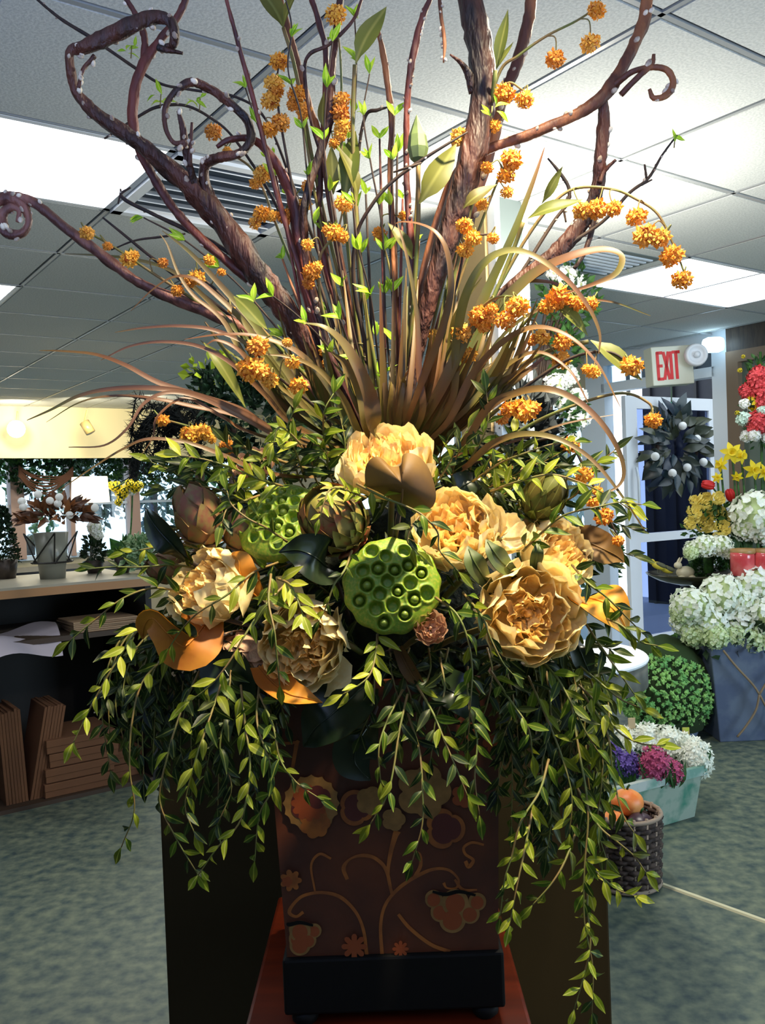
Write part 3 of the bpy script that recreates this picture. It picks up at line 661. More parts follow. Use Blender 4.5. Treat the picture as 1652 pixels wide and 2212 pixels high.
# ------------------------------------------------------------------ lotus pods
def lotus(px, py, d, rpx, face, label, roll=0, sd=3):
    rr = random.Random(sd); c_ = P(px, py, d); R = rpx*d/FPX; F = V3(face).normalized()
    M = frame(c_, F.orthogonal().normalized(), F, R) @ M4.Rotation(roll, 4, 'Z')
    t = thing('lotus_pod', label, 'seed pod', c_-F*R, 'green lotus pods')
    holes = []
    for k in range(21):
        q = math.sqrt((k+.35)/21)*.85; a = k*2.39996; holes.append((q*math.cos(a)+rr.uniform(-.02, .02), q*math.sin(a)+rr.uniform(-.02, .02), .130+rr.uniform(-.014, .012)))
    def surf(u, v):
        """disc coords -> domed face"""
        q = math.hypot(u, v); z = .42*math.sqrt(max(0, 1-min(q, 1)**2*.86)); bump_ = 0
        for hx, hy, hr in holes:
            e = math.hypot(u-hx, v-hy)/hr
            if e < 2: bump_ += -.17/(1+math.exp((e-.95)*14))+.035*math.exp(-((e-1.25)/.25)**2)
        return z+bump_
    nr, na = 46, 150; vs = []; fs = []
    for i in range(nr+1):
        q = i/nr
        for k in range(na):
            a = 2*PI*k/na; u, v = q*math.cos(a), q*math.sin(a); vs.append((u, v, surf(u, v)))
    for z, r_ in ((.06, 1.035), (-.08, 1.02), (-.22, .95), (-.42, .8), (-.65, .6), (-.9, .38), (-1.1, .2)):
        for k in range(na):
            a = 2*PI*k/na; w_ = 1+.022*math.sin(a*13+z*3)*(1 if z > -.3 else .6); vs.append((r_*w_*math.cos(a), r_*w_*math.sin(a), z))
    for i in range(nr+7):
        for k in range(na): k2 = (k+1) % na; fs.append((i*na+k, (i+1)*na+k, (i+1)*na+k2, i*na+k2))
    part('pod', mesh('pod', vs, fs, pod_m), t, M)
    sv = MB(); sv.lathe([(.01, -1), (.6, -.8), (.97, -.2), (.95, .25), (.6, .8), (.25, .97), (.01, 1)], 14); sm = sv.mesh('seed', seed_m)
    for k, (hx, hy, hr) in enumerate(holes):
        if rr.random() < .52: q = math.hypot(hx, hy); part('seed', sm, t, M @ M4.Translation((hx, hy, .42*math.sqrt(1-q*q*.86)-.06)) @ M4.Diagonal((hr*.68, hr*.68, hr*.75, 1)))
    flower_stem(t, c_-F*R*1.05, r=.005)
lotus(846, 1266, 1.02, 102, (.02, -.93, .28), 'green lotus pod in the middle of the arrangement', .5)
lotus(606, 1130, 1.10, 92, (-.25, -.75, .55), 'green lotus pod at upper left partly behind the artichoke bud', 1.7, 5)
# ------------------------------------------------------------------ artichoke and protea buds
def scalemesh(name, m, r, phi, wid, thick=.05, point=.25, n=6):
    vs = []; fs = []
    for i in range(n+1):
        s = i/n
        for j in range(n+1):
            t_ = (j/n-.5)*2; ph = phi*(.3+.7*s)*(1-point*abs(t_)**1.5*s); w_ = wid*math.sin(PI*(.15+.62*s))
            R_ = r*(1+thick*s*s-.05*t_*t_+.07*s**5); vs.append((R_*math.sin(ph)*math.sin(t_*w_), R_*math.sin(ph)*math.cos(t_*w_), -1.25*R_*math.cos(ph)))
    for i in range(n):
        for j in range(n): a = i*(n+1)+j; fs.append((a, a+1, a+n+2, a+n+1))
    return mesh(name, vs, fs, m)
SC = {}
def artichoke(px, py, d, rpx, axis, label, m=art_m, long=1.0, rows=8, per=8, wid=.5, name='artichoke_bud', coreh=1.25):
    c_ = P(px, py, d); R = rpx*d/FPX; F = V3(axis).normalized(); B = frame(c_, F.orthogonal(), F, (R, R, R*long))
    t = thing(name, label, 'flower', c_-F*R*long, 'closed buds among the peonies')
    mb = MB(); mb.lathe([(.05, -1.2), (.5, -1.08), (.86, -.62), (.95, 0), (.84, .6), (.5, 1.05), (.05, 1.2)], 20, B); mb.part('core', m, t, True)
    for k in range(rows):
        key = (m.name, k, rows, wid)
        if key not in SC: SC[key] = scalemesh('scale', m, 1.0, .75+2.1*k/(rows-1), wid/max(.45, math.sin(.75+2.1*k/(rows-1)))*.72, .15)
        if m is art_m or True:
            for j in range(per): part('scale', SC[key], t, B @ M4.Rotation((j+.5*(k % 2))*2*PI/per+rnd(-.05, .05), 4, 'Z') @ M4.Diagonal((rnd(.97, 1.04),)*3+(1,)))
    flower_stem(t, c_-F*R*long*1.1, r=.005)
artichoke(722, 1125, 1.03, 62, (-.45, -.55, .6), 'green and red artichoke bud between the two lotus pods', long=.95)
artichoke(430, 1118, 1.09, 47, (-.25, -.2, .95), 'tall reddish protea bud at the upper left', m=pro_m, long=1.15, rows=6, per=5, wid=.85, name='protea_bud')
artichoke(360, 1228, 1.12, 30, (-.8, -.4, .25), 'small reddish protea bud at the far left behind the peony', m=pro_m, rows=5, per=5, wid=.85, name='protea_bud')
artichoke(1172, 1078, 1.08, 42, (.5, -.2, .8), 'green artichoke bud wrapped in leaves at upper right', m=lily_m, rows=6, per=6, wid=.6)
artichoke(520, 1150, 1.12, 36, (-.1, -.2, .9), 'dull red protea bud between tall protea and lotus pod', m=pro_m, rows=5, per=5, wid=.85, name='protea_bud')
# ------------------------------------------------------------------ magnolia leaves: centre line + half widths, two real surfaces
def magleaf(path, face, label, under=mag_bot, flip=False, cup=.25, notch=None):
    """path [(px,py,d,halfwidth_px)] from base to tip; face = direction its visible side looks"""
    q = cat_rom(path, 5); pts = [P(a[0], a[1], a[2]) for a in q]; n = len(pts)-1; K = 6
    F = V3(face).normalized(); top = []; bot = []
    for i, p in enumerate(pts):
        T = (pts[min(i+1, n)]-pts[max(i-1, 0)]).normalized(); X = T.cross(F).normalized(); Z = X.cross(T)
        h = max(q[i][3], .6)*q[i][2]/FPX
        for j in range(K+1):
            s = (j/K-.5)*2; o_ = X*h*s+Z*(cup*h*s*s+.02*h*math.sin(i*.7+s*3)); top.append(p+o_); bot.append(p+o_-Z*.0012)
    m = MB(); fs = []
    for i in range(n):
        for j in range(K): a = i*(K+1)+j; fs.append((a, a+1, a+K+2, a+K+1))
    m.add(top, fs, 0); m.add(bot, [f_[::-1] for f_ in fs], 1)
    t = thing('magnolia_leaf', label, 'leaf', pts[0], 'large magnolia leaves')
    mats_ = [under, mag_top] if flip else [mag_top, under]
    m.part('blade', mats_, t, True)
    mb = MB(); mb.tube([p+F*.0008 for p in pts[:-1]], [.0016*(1-.7*i/n) for i in range(n)], 5); mb.part('midrib', mats_[0], t, True)
    flower_stem(t, pts[0], stemd_m, .003)
0 and magleaf([(862, 1104, 1.06, 20), (868, 1080, 1.0, 56), (866, 1055, .97, 74), (862, 1030, .96, 78), (856, 1006, .965, 62), (866, 990, .975, 30)], (0, -1, -.05), 'broad brown-backed magnolia leaf curling in front of the top peony', flip=True, cup=-.35)
magleaf([(722, 1240, 1.06, 20), (705, 1225, 1.02, 42), (682, 1205, .99, 52), (650, 1190, .99, 36), (622, 1190, 1.0, 16), (602, 1193, 1.0, 1)], (-.1, -.9, .35), 'dark glossy magnolia leaf beside the middle lotus pod', cup=.3)
magleaf([(408, 1212, 1.06, 14), (375, 1180, 1.04, 30), (345, 1148, 1.04, 30), (325, 1120, 1.05, 18), (314, 1096, 1.07, 1)], (-.5, -.8, .2), 'dark narrow magnolia leaf at far left above the left peony', cup=.3)
magleaf([(455, 1330, 1.05, 30), (425, 1370, 1.03, 58), (395, 1395, 1.01, 52), (360, 1365, 1.0, 34), (330, 1335, 1.0, 26), (312, 1350, 1.01, 18), (308, 1380, 1.03, 2)], (-.1, -.9, -.3), 'golden-backed magnolia leaf curling under the left peony', mag_gold, True, .4)
magleaf([(560, 1440, 1.06, 20), (590, 1475, 1.03, 34), (625, 1500, 1.0, 30), (660, 1508, 1.0, 20), (697, 1518, 1.02, 1)], (0, -.6, .6), 'golden magnolia leaf under the lower peony', mag_gold, True, .5)
magleaf([(1235, 1295, 1.05, 30), (1272, 1292, 1.02, 50), (1310, 1305, 1.0, 54), (1340, 1335, 1.0, 34), (1358, 1378, 1.02, 1)], (.4, -.85, .3), 'golden magnolia leaf coloured as lit at the right edge', mat('lit_gold_underside', (240, 176, 52), .55, c2=(226, 150, 36), scale=12, trans=.2), True, .2)  # lit copy of the golden underside, light put into the colour
magleaf([(1225, 1160, 1.14, 20), (1265, 1170, 1.12, 38), (1300, 1185, 1.1, 36), (1330, 1200, 1.1, 20), (1348, 1215, 1.1, 1)], (.3, -.9, .1), 'brown magnolia leaf at far right behind the peony', mag_bot, True)
magleaf([(555, 1290, 1.08, 20), (530, 1265, 1.06, 36), (518, 1235, 1.05, 36), (515, 1210, 1.05, 26), (500, 1196, 1.06, 6)], (-.1, -.9, .2), 'orange magnolia leaf right of the left peony', mag_gold, True, -.2)
magleaf([(790, 1480, 1.1, 30), (755, 1510, 1.06, 60), (715, 1545, 1.04, 64), (680, 1575, 1.04, 44), (655, 1612, 1.06, 2)], (0, -.8, .6), 'dark magnolia leaf lying over the vase top at left', cup=.25)
magleaf([(900, 1440, 1.08, 24), (940, 1475, 1.05, 42), (985, 1500, 1.03, 46), (1015, 1530, 1.04, 30), (1030, 1565, 1.06, 2)], (.2, -.8, .55), 'dark shiny magnolia leaf over the vase top at right', cup=.3)
magleaf([(800, 1560, 1.12, 20), (775, 1600, 1.1, 46), (765, 1640, 1.1, 46), (778, 1665, 1.1, 26), (800, 1685, 1.1, 2)], (0, -.95, .2), 'dark magnolia leaf hanging over the vase front', cup=.2)
magleaf([(930, 1075, 1.14, 18), (975, 1062, 1.1, 30), (1015, 1042, 1.1, 30), (1045, 1025, 1.12, 2)], (0, -.8, .5), 'dark green magnolia leaf above the right-centre peony')
magleaf([(1235, 1370, 1.06, 12), (1250, 1400, 1.03, 24), (1262, 1430, 1.03, 24), (1278, 1465, 1.04, 2)], (.2, -.95, -.1), 'dark brown magnolia leaf below the largest peony at right', mag_bot, False)
magleaf([(440, 1400, 1.1, 30), (480, 1440, 1.08, 55), (510, 1490, 1.07, 50), (530, 1540, 1.08, 2)], (-.2, -.9, .2), 'dark magnolia leaf in shade under the golden leaf', cup=.2)
magleaf([(860, 1400, 1.06, 12), (880, 1440, 1.05, 18), (900, 1470, 1.05, 14), (925, 1492, 1.05, 1)], (-.3, -.9, 0), 'thin brown-edged magnolia leaf below the middle lotus pod', mag_bot, True)
def outlineleaf(pts_, d0, bulge, label, under, c0, tilt=0):
    c_ = P(c0[0], c0[1], d0-bulge); N_ = 5; ol = [tuple(p) for p in cat_rom(pts_+[pts_[0]], 3)][:-1]; n_ = len(ol); vs = [c_]; fs = []
    for r in range(1, N_+1):
        f_ = r/N_
        for (x, y) in ol: vs.append(P(c0[0]+(x-c0[0])*f_, c0[1]+(y-c0[1])*f_, d0-bulge*(1-f_*f_)+tilt*(y-c0[1])/100*f_))
    for k in range(n_): fs.append((0, 1+k, 1+(k+1) % n_))
    for r in range(N_-1):
        for k in range(n_): a = 1+r*n_+k; b = 1+r*n_+(k+1) % n_; fs.append((a, a+n_, b+n_, b))
    t = thing('magnolia_leaf', label, 'leaf', P(c0[0], pts_[-1][1]+60, d0+.02), 'large magnolia leaves'); m = MB(); m.add(vs, fs, 0); m.add([v+V3((0, .0015, 0)) for v in vs], [f_[::-1] for f_ in fs], 1); m.part('blade', [under, mag_top], t, True)
    mb = MB(); mb.tube([P(c0[0]+4, c0[1]-30, d0-bulge-.0005), P(c0[0], c0[1]+30, d0-bulge*.8), P(c0[0]-6, c0[1]+60, d0)], [.0007, .0012, .0018], 5); mb.part('midrib', under, t, True); flower_stem(t, P(c0[0]-6, c0[1]+60, d0+.01), stemd_m, .003)
outlineleaf([(789, 1050), (788, 1018), (796, 996), (812, 986), (827, 992), (840, 1005), (853, 1008), (865, 1005), (868, 992), (870, 983), (882, 978), (903, 985), (922, 1005), (934, 1032), (941, 1062), (940, 1083), (930, 1098), (907, 1100), (874, 1094), (845, 1078), (815, 1062)], .985, .035, 'broad brown-backed magnolia leaf with a notched edge before the top peony', mag_bot, (868, 1045), .02)
def flatleaf(path, label):
    magleaf(path, (0, -.9, .4), label, lily2, True, .1)
lily2 = mat('matte_green_leaf', (88, 100, 44), .55, c2=(70, 82, 36), scale=30, trans=.1)
flatleaf([(1065, 1275, 1.03, 10), (1040, 1240, 1.0, 22), (1022, 1210, .99, 22), (1010, 1180, 1.0, 2)], 'matte green leaf left of the largest peony')
flatleaf([(1115, 1240, 1.02, 10), (1085, 1215, 1.0, 24), (1065, 1190, .99, 18), (1050, 1165, 1.0, 2)], 'matte green leaf above the largest peony')
flatleaf([(1155, 1235, 1.02, 10), (1158, 1210, 1.0, 14), (1162, 1190, .99, 12), (1166, 1165, 1.0, 2)], 'short matte green leaf between the two right peonies')
ORD = 'first second third fourth fifth sixth seventh eighth ninth tenth eleventh twelfth thirteenth fourteenth fifteenth sixteenth seventeenth eighteenth nineteenth twentieth twenty-first twenty-second twenty-third twenty-fourth twenty-fifth twenty-sixth'.split()
# ------------------------------------------------------------------ woody branches
def rooted(path, k=.3):
    x, y, d = path[-1][:3]; r = path[-1][3:]
    return path+[(845+(x-845)*k, 1040, 1.27)+tuple(r)]
ck = MB(); ck.lathe([(.02, -.2), (.35, .0), (.5, .45), (.35, .95), (.02, 1.2)], 6)
CKV, CKF = ck.v, ck.f
def catkins(t, pts, rad, dens, size=.0042, tip=None):
    m = MB(); n = len(pts)
    for i in range(1, n-1):
        if tip and i > n*tip: break
        k = 1.3*dens*(pts[i+1]-pts[i]).length*100
        for _ in range(int(k)+(random.random() < k % 1)):
            T = (pts[i+1]-pts[i]).normalized(); d = rv(); d = (d-T*d.dot(T)).normalized(); s = size*rnd(.8, 1.5)
            M = frame(pts[i]+d*rad[i]*.8+(pts[i+1]-pts[i])*random.random(), T.orthogonal(), (d-T*.8).normalized(), s); m.add([M @ v for v in CKV], CKF)
    if m.v: m.part('catkins', catkin_m, t, True, kind='stuff')
def branch(label, paths, m=bark_m, cat=.25, tip=None, name='willow_branch', group='curly willow branches', n=7, bump=.26, root=True, csize=.0056, sides=9):
    """paths[0] main tip->root (px,py,depth,radius px); others side shoots"""
    p0 = rooted(paths[0]) if root else paths[0]
    base = P(*p0[-1][:3]); t = thing(name, label, 'branch', base, group)
    for k, pp in enumerate([p0]+list(paths[1:])):
        q = cat_rom(pp, n); pts = [P(a[0], a[1], a[2]) for a in q]; rad = [max(.0008, a[3]*a[2]/FPX) for a in q]
        for i in range(len(rad)): rad[i] *= 1+.13*noise.noise(V3((i*.9, k*7+len(label), 0)))
        mb = MB(); mb.tube(pts, rad, sides, bump=bump); mb.part('stem' if k == 0 else 'side_shoot', m, t, True)
        if cat: catkins(t, pts, rad, cat, csize, tip)
    return t
branch('thickest dark willow trunk rising right of centre out of the frame', [[(1000, -120, 1.16, 24), (1010, -20, 1.16, 26), (1032, 80, 1.15, 28), (1044, 180, 1.15, 27), (1036, 260, 1.15, 28), (1018, 340, 1.15, 29), (985, 450, 1.16, 29), (955, 550, 1.17, 25), (925, 650, 1.18, 20), (900, 760, 1.2, 16), (872, 900, 1.22, 14)],
       [(972, 118, 1.12, 2), (995, 135, 1.13, 5), (1012, 160, 1.14, 9), (1024, 200, 1.15, 12)]], cat=.03, bump=.12)
branch('heart-shaped curling dark willow branch at upper left', [[(345, 100, 1.17, 5), (372, 98, 1.16, 8), (378, 70, 1.15, 10), (365, 45, 1.15, 12), (335, 38, 1.15, 15), (290, 52, 1.14, 17), (240, 75, 1.14, 17), (185, 100, 1.14, 15), (152, 112, 1.14, 10), (152, 150, 1.14, 10), (165, 200, 1.15, 11), (210, 248, 1.16, 14), (290, 303, 1.17, 17), (355, 355, 1.18, 19), (430, 420, 1.19, 24), (490, 490, 1.2, 27), (545, 570, 1.2, 27), (605, 650, 1.21, 26), (660, 730, 1.22, 24), (720, 830, 1.24, 18)],
       [(395, 115, 1.16, 3), (360, 108, 1.16, 6), (340, 102, 1.16, 7)], [(170, 190, 1.14, 4), (180, 150, 1.14, 4), (205, 120, 1.14, 5)]], cat=.45)
branch('coiled willow loop branch at left below the heart-shaped branch', [[(392, 320, 1.14, 4), (400, 308, 1.14, 6), (375, 308, 1.14, 5), (358, 275, 1.14, 5), (357, 235, 1.14, 6), (378, 200, 1.14, 7), (410, 178, 1.14, 9), (450, 190, 1.15, 9), (500, 225, 1.15, 9), (535, 262, 1.16, 9), (543, 300, 1.16, 9), (520, 330, 1.16, 9), (480, 340, 1.16, 11), (448, 350, 1.17, 11), (440, 380, 1.18, 11), (455, 430, 1.19, 14), (520, 540, 1.2, 12), (640, 720, 1.22, 10)],
       [(385, 240, 1.15, 4), (395, 275, 1.15, 7), (402, 330, 1.16, 8), (412, 370, 1.17, 8), (425, 405, 1.18, 8)], [(415, 265, 1.15, 3), (412, 310, 1.15, 4), (410, 360, 1.16, 5)]], cat=.55)
branch('reddish willow branch arching beside the coiled loop', [[(468, 318, 1.17, 4), (495, 302, 1.17, 7), (545, 300, 1.18, 8), (585, 335, 1.18, 10), (615, 385, 1.19, 11), (635, 440, 1.19, 12), (645, 520, 1.2, 13), (660, 620, 1.21, 12), (695, 740, 1.22, 11), (745, 850, 1.23, 10)]], barkr_m, .1)
branch('forked reddish willow branch rising at upper left behind the heart shape', [[(408, -20, 1.2, 8), (388, 30, 1.2, 8), (345, 90, 1.2, 9), (310, 140, 1.2, 11), (290, 200, 1.2, 11), (288, 270, 1.2, 11), (308, 340, 1.2, 10), (350, 415, 1.2, 10), (395, 475, 1.2, 10), (450, 530, 1.2, 10), (520, 590, 1.21, 11), (600, 650, 1.22, 12), (690, 770, 1.23, 12)],
       [(268, -10, 1.2, 5), (295, 35, 1.2, 6), (312, 80, 1.2, 8), (312, 130, 1.2, 9)]], barkr_m, .2)
branch('far left pinkish branch ending in a ringed coil', [[(38, 480, 1.12, 4), (42, 455, 1.12, 6), (22, 448, 1.12, 9), (2, 470, 1.12, 12), (12, 502, 1.12, 12), (45, 505, 1.12, 9), (62, 480, 1.12, 8), (52, 445, 1.12, 10), (20, 428, 1.12, 12), (-15, 440, 1.12, 10), (15, 424, 1.12, 10), (60, 432, 1.12, 11), (95, 455, 1.12, 10), (150, 500, 1.13, 11), (215, 548, 1.14, 11), (290, 603, 1.15, 10), (365, 640, 1.16, 12), (450, 675, 1.17, 12), (530, 715, 1.19, 14), (620, 790, 1.21, 13), (720, 890, 1.23, 11)]],
       mat('pink_bark', (142, 92, 76), .55, c2=(84, 48, 40), scale=34, bump=.5, stretch=(1, 1, .3), bscale=90), .6, tip=.6, csize=.005)
branch('arched willow branch at upper right reaching the curl', [[(1398, -20, 1.2, 12), (1392, 40, 1.2, 13), (1368, 100, 1.19, 12), (1335, 160, 1.18, 13), (1300, 210, 1.17, 15), (1250, 245, 1.17, 12), (1190, 272, 1.17, 11), (1120, 300, 1.17, 10), (1055, 322, 1.17, 10), (985, 370, 1.18, 8), (930, 520, 1.2, 8), (880, 760, 1.22, 8)],
       [(1402, 193, 1.16, 4), (1412, 212, 1.16, 6), (1440, 205, 1.16, 7), (1454, 178, 1.16, 7), (1440, 152, 1.16, 7), (1405, 146, 1.16, 6), (1365, 155, 1.16, 6), (1325, 185, 1.17, 8)], [(1412, 118, 1.16, 4), (1408, 138, 1.16, 5), (1385, 160, 1.16, 6), (1340, 205, 1.17, 6)]], barkt_m, .5, tip=.62)
branch('willow limb descending at right from the white catkin fork', [[(1302, 215, 1.17, 9), (1303, 260, 1.18, 13), (1297, 330, 1.18, 13), (1290, 400, 1.19, 14), (1262, 470, 1.2, 16), (1215, 530, 1.2, 18), (1150, 585, 1.2, 17), (1080, 640, 1.2, 15), (1020, 700, 1.21, 14), (960, 800, 1.22, 13), (910, 900, 1.24, 12)],
       [(1330, 345, 1.17, 3), (1305, 370, 1.18, 5), (1295, 395, 1.18, 6)], [(1290, 430, 1.2, 5), (1280, 490, 1.2, 6), (1262, 545, 1.2, 5), (1240, 580, 1.2, 4)]], cat=.4, tip=.45)
branch('tan willow branch rising behind the thick trunk', [[(1150, -20, 1.25, 12), (1140, 50, 1.25, 12), (1115, 140, 1.25, 12), (1085, 210, 1.25, 12), (1066, 300, 1.25, 11), (1030, 420, 1.25, 11), (980, 600, 1.25, 10), (920, 800, 1.25, 10)]], barkt_m, .25)
branch('dark straight willow branch left of centre rising to the top edge', [[(738, -20, 1.15, 8), (728, 60, 1.15, 8), (716, 160, 1.15, 8), (713, 250, 1.15, 9), (694, 320, 1.16, 9), (668, 400, 1.16, 9), (655, 480, 1.17, 9), (668, 600, 1.19, 9), (712, 760, 1.21, 9), (760, 880, 1.23, 9)],
       [(785, -10, 1.13, 3), (762, 45, 1.13, 4), (712, 95, 1.14, 4), (668, 118, 1.14, 4), (658, 160, 1.15, 4), (672, 260, 1.15, 4), (690, 320, 1.16, 5)]], cat=.08)
branch('red willow stem with white buds right of centre', [[(938, -20, 1.14, 5), (912, 40, 1.14, 7), (892, 120, 1.14, 8), (880, 210, 1.15, 7), (877, 320, 1.16, 6), (880, 430, 1.17, 7), (890, 560, 1.18, 8), (895, 700, 1.2, 8), (880, 840, 1.22, 8)]], barkr_m, .7, tip=.75, csize=.0038)
branch('hanging white-budded twig at the top centre', [[(958, 135, 1.12, 2), (960, 90, 1.12, 4), (952, 30, 1.13, 4), (948, -30, 1.14, 4)]], barkt_m, .9, root=False, csize=.0036)
branch('brown budded stem near the top centre', [[(812, 50, 1.17, 4), (826, 110, 1.17, 6), (838, 190, 1.17, 7), (846, 270, 1.18, 6), (842, 380, 1.19, 6), (850, 560, 1.2, 7), (855, 760, 1.22, 7)]], barkt_m, .5, tip=.5, csize=.0035)
branch('reddish stem crossing the upper centre left', [[(668, -20, 1.2, 6), (692, 60, 1.2, 6), (704, 120, 1.2, 6), (700, 260, 1.2, 7), (690, 400, 1.2, 7), (700, 560, 1.21, 8), (760, 760, 1.23, 8)]], barkr_m, .05)
branch('thin straight dark twig left of centre reaching the top edge', [[(484, -20, 1.12, 4), (508, 70, 1.13, 4.5), (535, 170, 1.14, 5), (556, 250, 1.15, 5), (575, 330, 1.16, 5), (612, 470, 1.18, 6), (680, 680, 1.2, 7), (750, 860, 1.22, 7)]], barkr_m, .1, name='straight_twig', group='thin bare twigs')
branch('brown stem rising left of centre with olive leaves at its top', [[(600, -20, 1.2, 6), (618, 50, 1.2, 8), (640, 130, 1.2, 8), (668, 230, 1.2, 7), (690, 300, 1.2, 7), (720, 480, 1.2, 8), (760, 700, 1.22, 8)]], barkt_m, 0)
T_ = 'thin bare twigs'
def twig(label, *paths, m=stemd_m, root=True, cat=.12): branch(label, list(paths), m, cat, name='bare_twig', group=T_, root=root, csize=.0028, bump=.1, sides=6)
twig('long thin twig crossing from the top left corner behind the heart branch', [(70, -10, 1.3, 2.5), (130, 40, 1.3, 3.5), (195, 80, 1.3, 4), (250, 118, 1.3, 3.5), (300, 152, 1.3, 3.5), (350, 182, 1.3, 3), (420, 195, 1.3, 3), (510, 210, 1.3, 3), (575, 260, 1.3, 3), (640, 420, 1.3, 4), (740, 700, 1.3, 5)])
twig('thin arched twig behind the coiled loop', [(225, 300, 1.28, 2), (305, 248, 1.28, 3), (345, 230, 1.28, 3.5), (400, 228, 1.28, 3), (455, 255, 1.28, 3), (510, 305, 1.28, 3), (600, 450, 1.28, 4), (720, 720, 1.28, 5)])
twig('forked thin twig at left below the light panel', [(260, 408, 1.22, 2), (268, 430, 1.22, 4), (330, 462, 1.22, 4), (400, 495, 1.22, 5), (470, 530, 1.22, 5), (550, 590, 1.22, 5), (640, 700, 1.23, 6), (740, 850, 1.24, 6)], [(282, 405, 1.22, 2), (262, 418, 1.22, 3), (255, 440, 1.22, 2)])
twig('dark thin twig at left above the grass arcs', [(222, 470, 1.2, 2), (265, 505, 1.2, 3), (320, 550, 1.2, 3.5), (385, 600, 1.2, 4), (470, 660, 1.2, 4), (580, 750, 1.22, 5), (700, 880, 1.24, 5)], [(240, 540, 1.2, 1.5), (290, 520, 1.2, 2), (345, 512, 1.2, 2.5), (400, 505, 1.2, 2)])
twig('thin dark twig crossing in front of the thick trunk', [(1010, 285, 1.1, 2), (960, 315, 1.1, 3), (905, 350, 1.11, 4), (850, 390, 1.12, 4), (805, 440, 1.13, 4), (770, 510, 1.15, 4), (765, 620, 1.18, 5), (800, 800, 1.22, 5)], [(910, 352, 1.1, 2), (880, 362, 1.1, 3), (850, 372, 1.11, 2)])
twig('knobbly twig at right between trunk and descending limb', [(1183, 342, 1.2, 2), (1205, 368, 1.2, 3.5), (1228, 405, 1.2, 4), (1225, 440, 1.2, 4), (1195, 480, 1.2, 4), (1120, 600, 1.2, 5), (1000, 800, 1.22, 5)], [(1222, 480, 1.2, 2), (1218, 450, 1.2, 3), (1226, 425, 1.2, 3)], cat=.4)
twig('thin forked twig tipped with a lime leaf at far right', [(1462, 292, 1.18, 2), (1430, 335, 1.18, 2.5), (1400, 385, 1.18, 3.5), (1358, 418, 1.18, 4), (1300, 480, 1.19, 4), (1190, 560, 1.2, 5), (1050, 720, 1.22, 5)], [(1392, 355, 1.18, 2), (1396, 385, 1.18, 3)], [(1408, 388, 1.18, 2), (1385, 400, 1.18, 2.5)], cat=.3)
twig('dark spur twig at the centre left of the bud stem', [(836, 232, 1.18, 2), (815, 238, 1.18, 4), (790, 250, 1.19, 4), (775, 330, 1.2, 4), (770, 500, 1.2, 5), (800, 750, 1.23, 5)], cat=.5)
# ------------------------------------------------------------------ upright leafy twigs of the centre
def sprigleaf(t, p, T, key, ln, spread=.6, parent=None):
    side = rv(); side = (side-T*side.dot(T)).normalized()
    D = (T*math.cos(spread)+side*math.sin(spread)).normalized()
    part('leaf', random.choice(LV[key]), t, frame(p, D, V3((rnd(-.5, .5), -1, rnd(0, .9))), ln*rnd(.7, 1.15)))
def leafy(label, path, tuft=.05, ln=.024, key='s', m=stemd_m, r=3, per=3, name='leafy_twig', grp='upright twigs with fresh lime leaves', upto=.7):
    pp = rooted([(x, y, d, r*(.5+.5*i/len(path))) for i, (x, y, d) in enumerate(path)])
    q = cat_rom(pp, 8); pts = [P(a[0], a[1], a[2]) for a in q]; t = thing(name, label, 'branch', pts[-1], grp)
    mb = MB(); mb.tube(pts, [max(.0007, a[3]*a[2]/FPX) for a in q], 6, bump=.2); mb.part('stem', m, t, True)
    acc = tuft
    for i in range(len(pts)-1):
        if i > len(pts)*upto: break
        acc += (pts[i+1]-pts[i]).length
        if acc >= tuft:
            acc = 0
            for _ in range(per): sprigleaf(t, pts[i], (pts[i]-pts[i+1]).normalized(), key, ln)
for lb, pa in (('leafy twig rising to the top edge left of the olive leaf', [(612, -20, 1.12), (630, 60, 1.12), (622, 150, 1.13), (650, 250, 1.14), (664, 380, 1.15), (690, 560, 1.18), (760, 800, 1.22)]),
               ('tall leafy twig at the top centre under the olive leaf', [(766, 40, 1.15), (770, 150, 1.15), (764, 300, 1.16), (772, 450, 1.17), (790, 650, 1.2), (820, 850, 1.23)]),
               ('leafy twig just right of the top centre orange flowers', [(798, 160, 1.14), (785, 250, 1.14), (802, 360, 1.15), (826, 500, 1.17), (832, 680, 1.2), (845, 850, 1.23)]),
               ('leafy twig with bright shoots below the top orange head', [(718, 90, 1.1), (706, 190, 1.1), (700, 320, 1.12), (716, 450, 1.14), (742, 620, 1.17), (790, 830, 1.22)]),
               ('leafy twig at centre with low bright tufts', [(762, 440, 1.08), (775, 540, 1.09), (800, 640, 1.12), (815, 760, 1.16), (830, 880, 1.2)]),
               ('short leafy twig left of centre with a low lime tuft', [(590, 640, 1.1), (640, 680, 1.12), (700, 740, 1.15), (770, 850, 1.2)]),
               ('leafy twig with lime tuft beside the centre grass', [(735, 690, 1.05), (760, 760, 1.08), (795, 840, 1.12), (830, 920, 1.18)]),
               ('leafy twig behind the green pod', [(852, 250, 1.16), (846, 400, 1.17), (842, 520, 1.18), (850, 700, 1.2), (855, 850, 1.23)]),
               ('leafy twig at left crossing behind the coil', [(530, 190, 1.26), (560, 280, 1.26), (620, 420, 1.26), (690, 620, 1.26), (770, 830, 1.26)]),
               ('leafy lime twig low at left near the arched blades', [(310, 470, 1.16), (400, 520, 1.17), (520, 620, 1.18), (640, 760, 1.2), (740, 880, 1.22)])):
    leafy(lb, pa, .055)
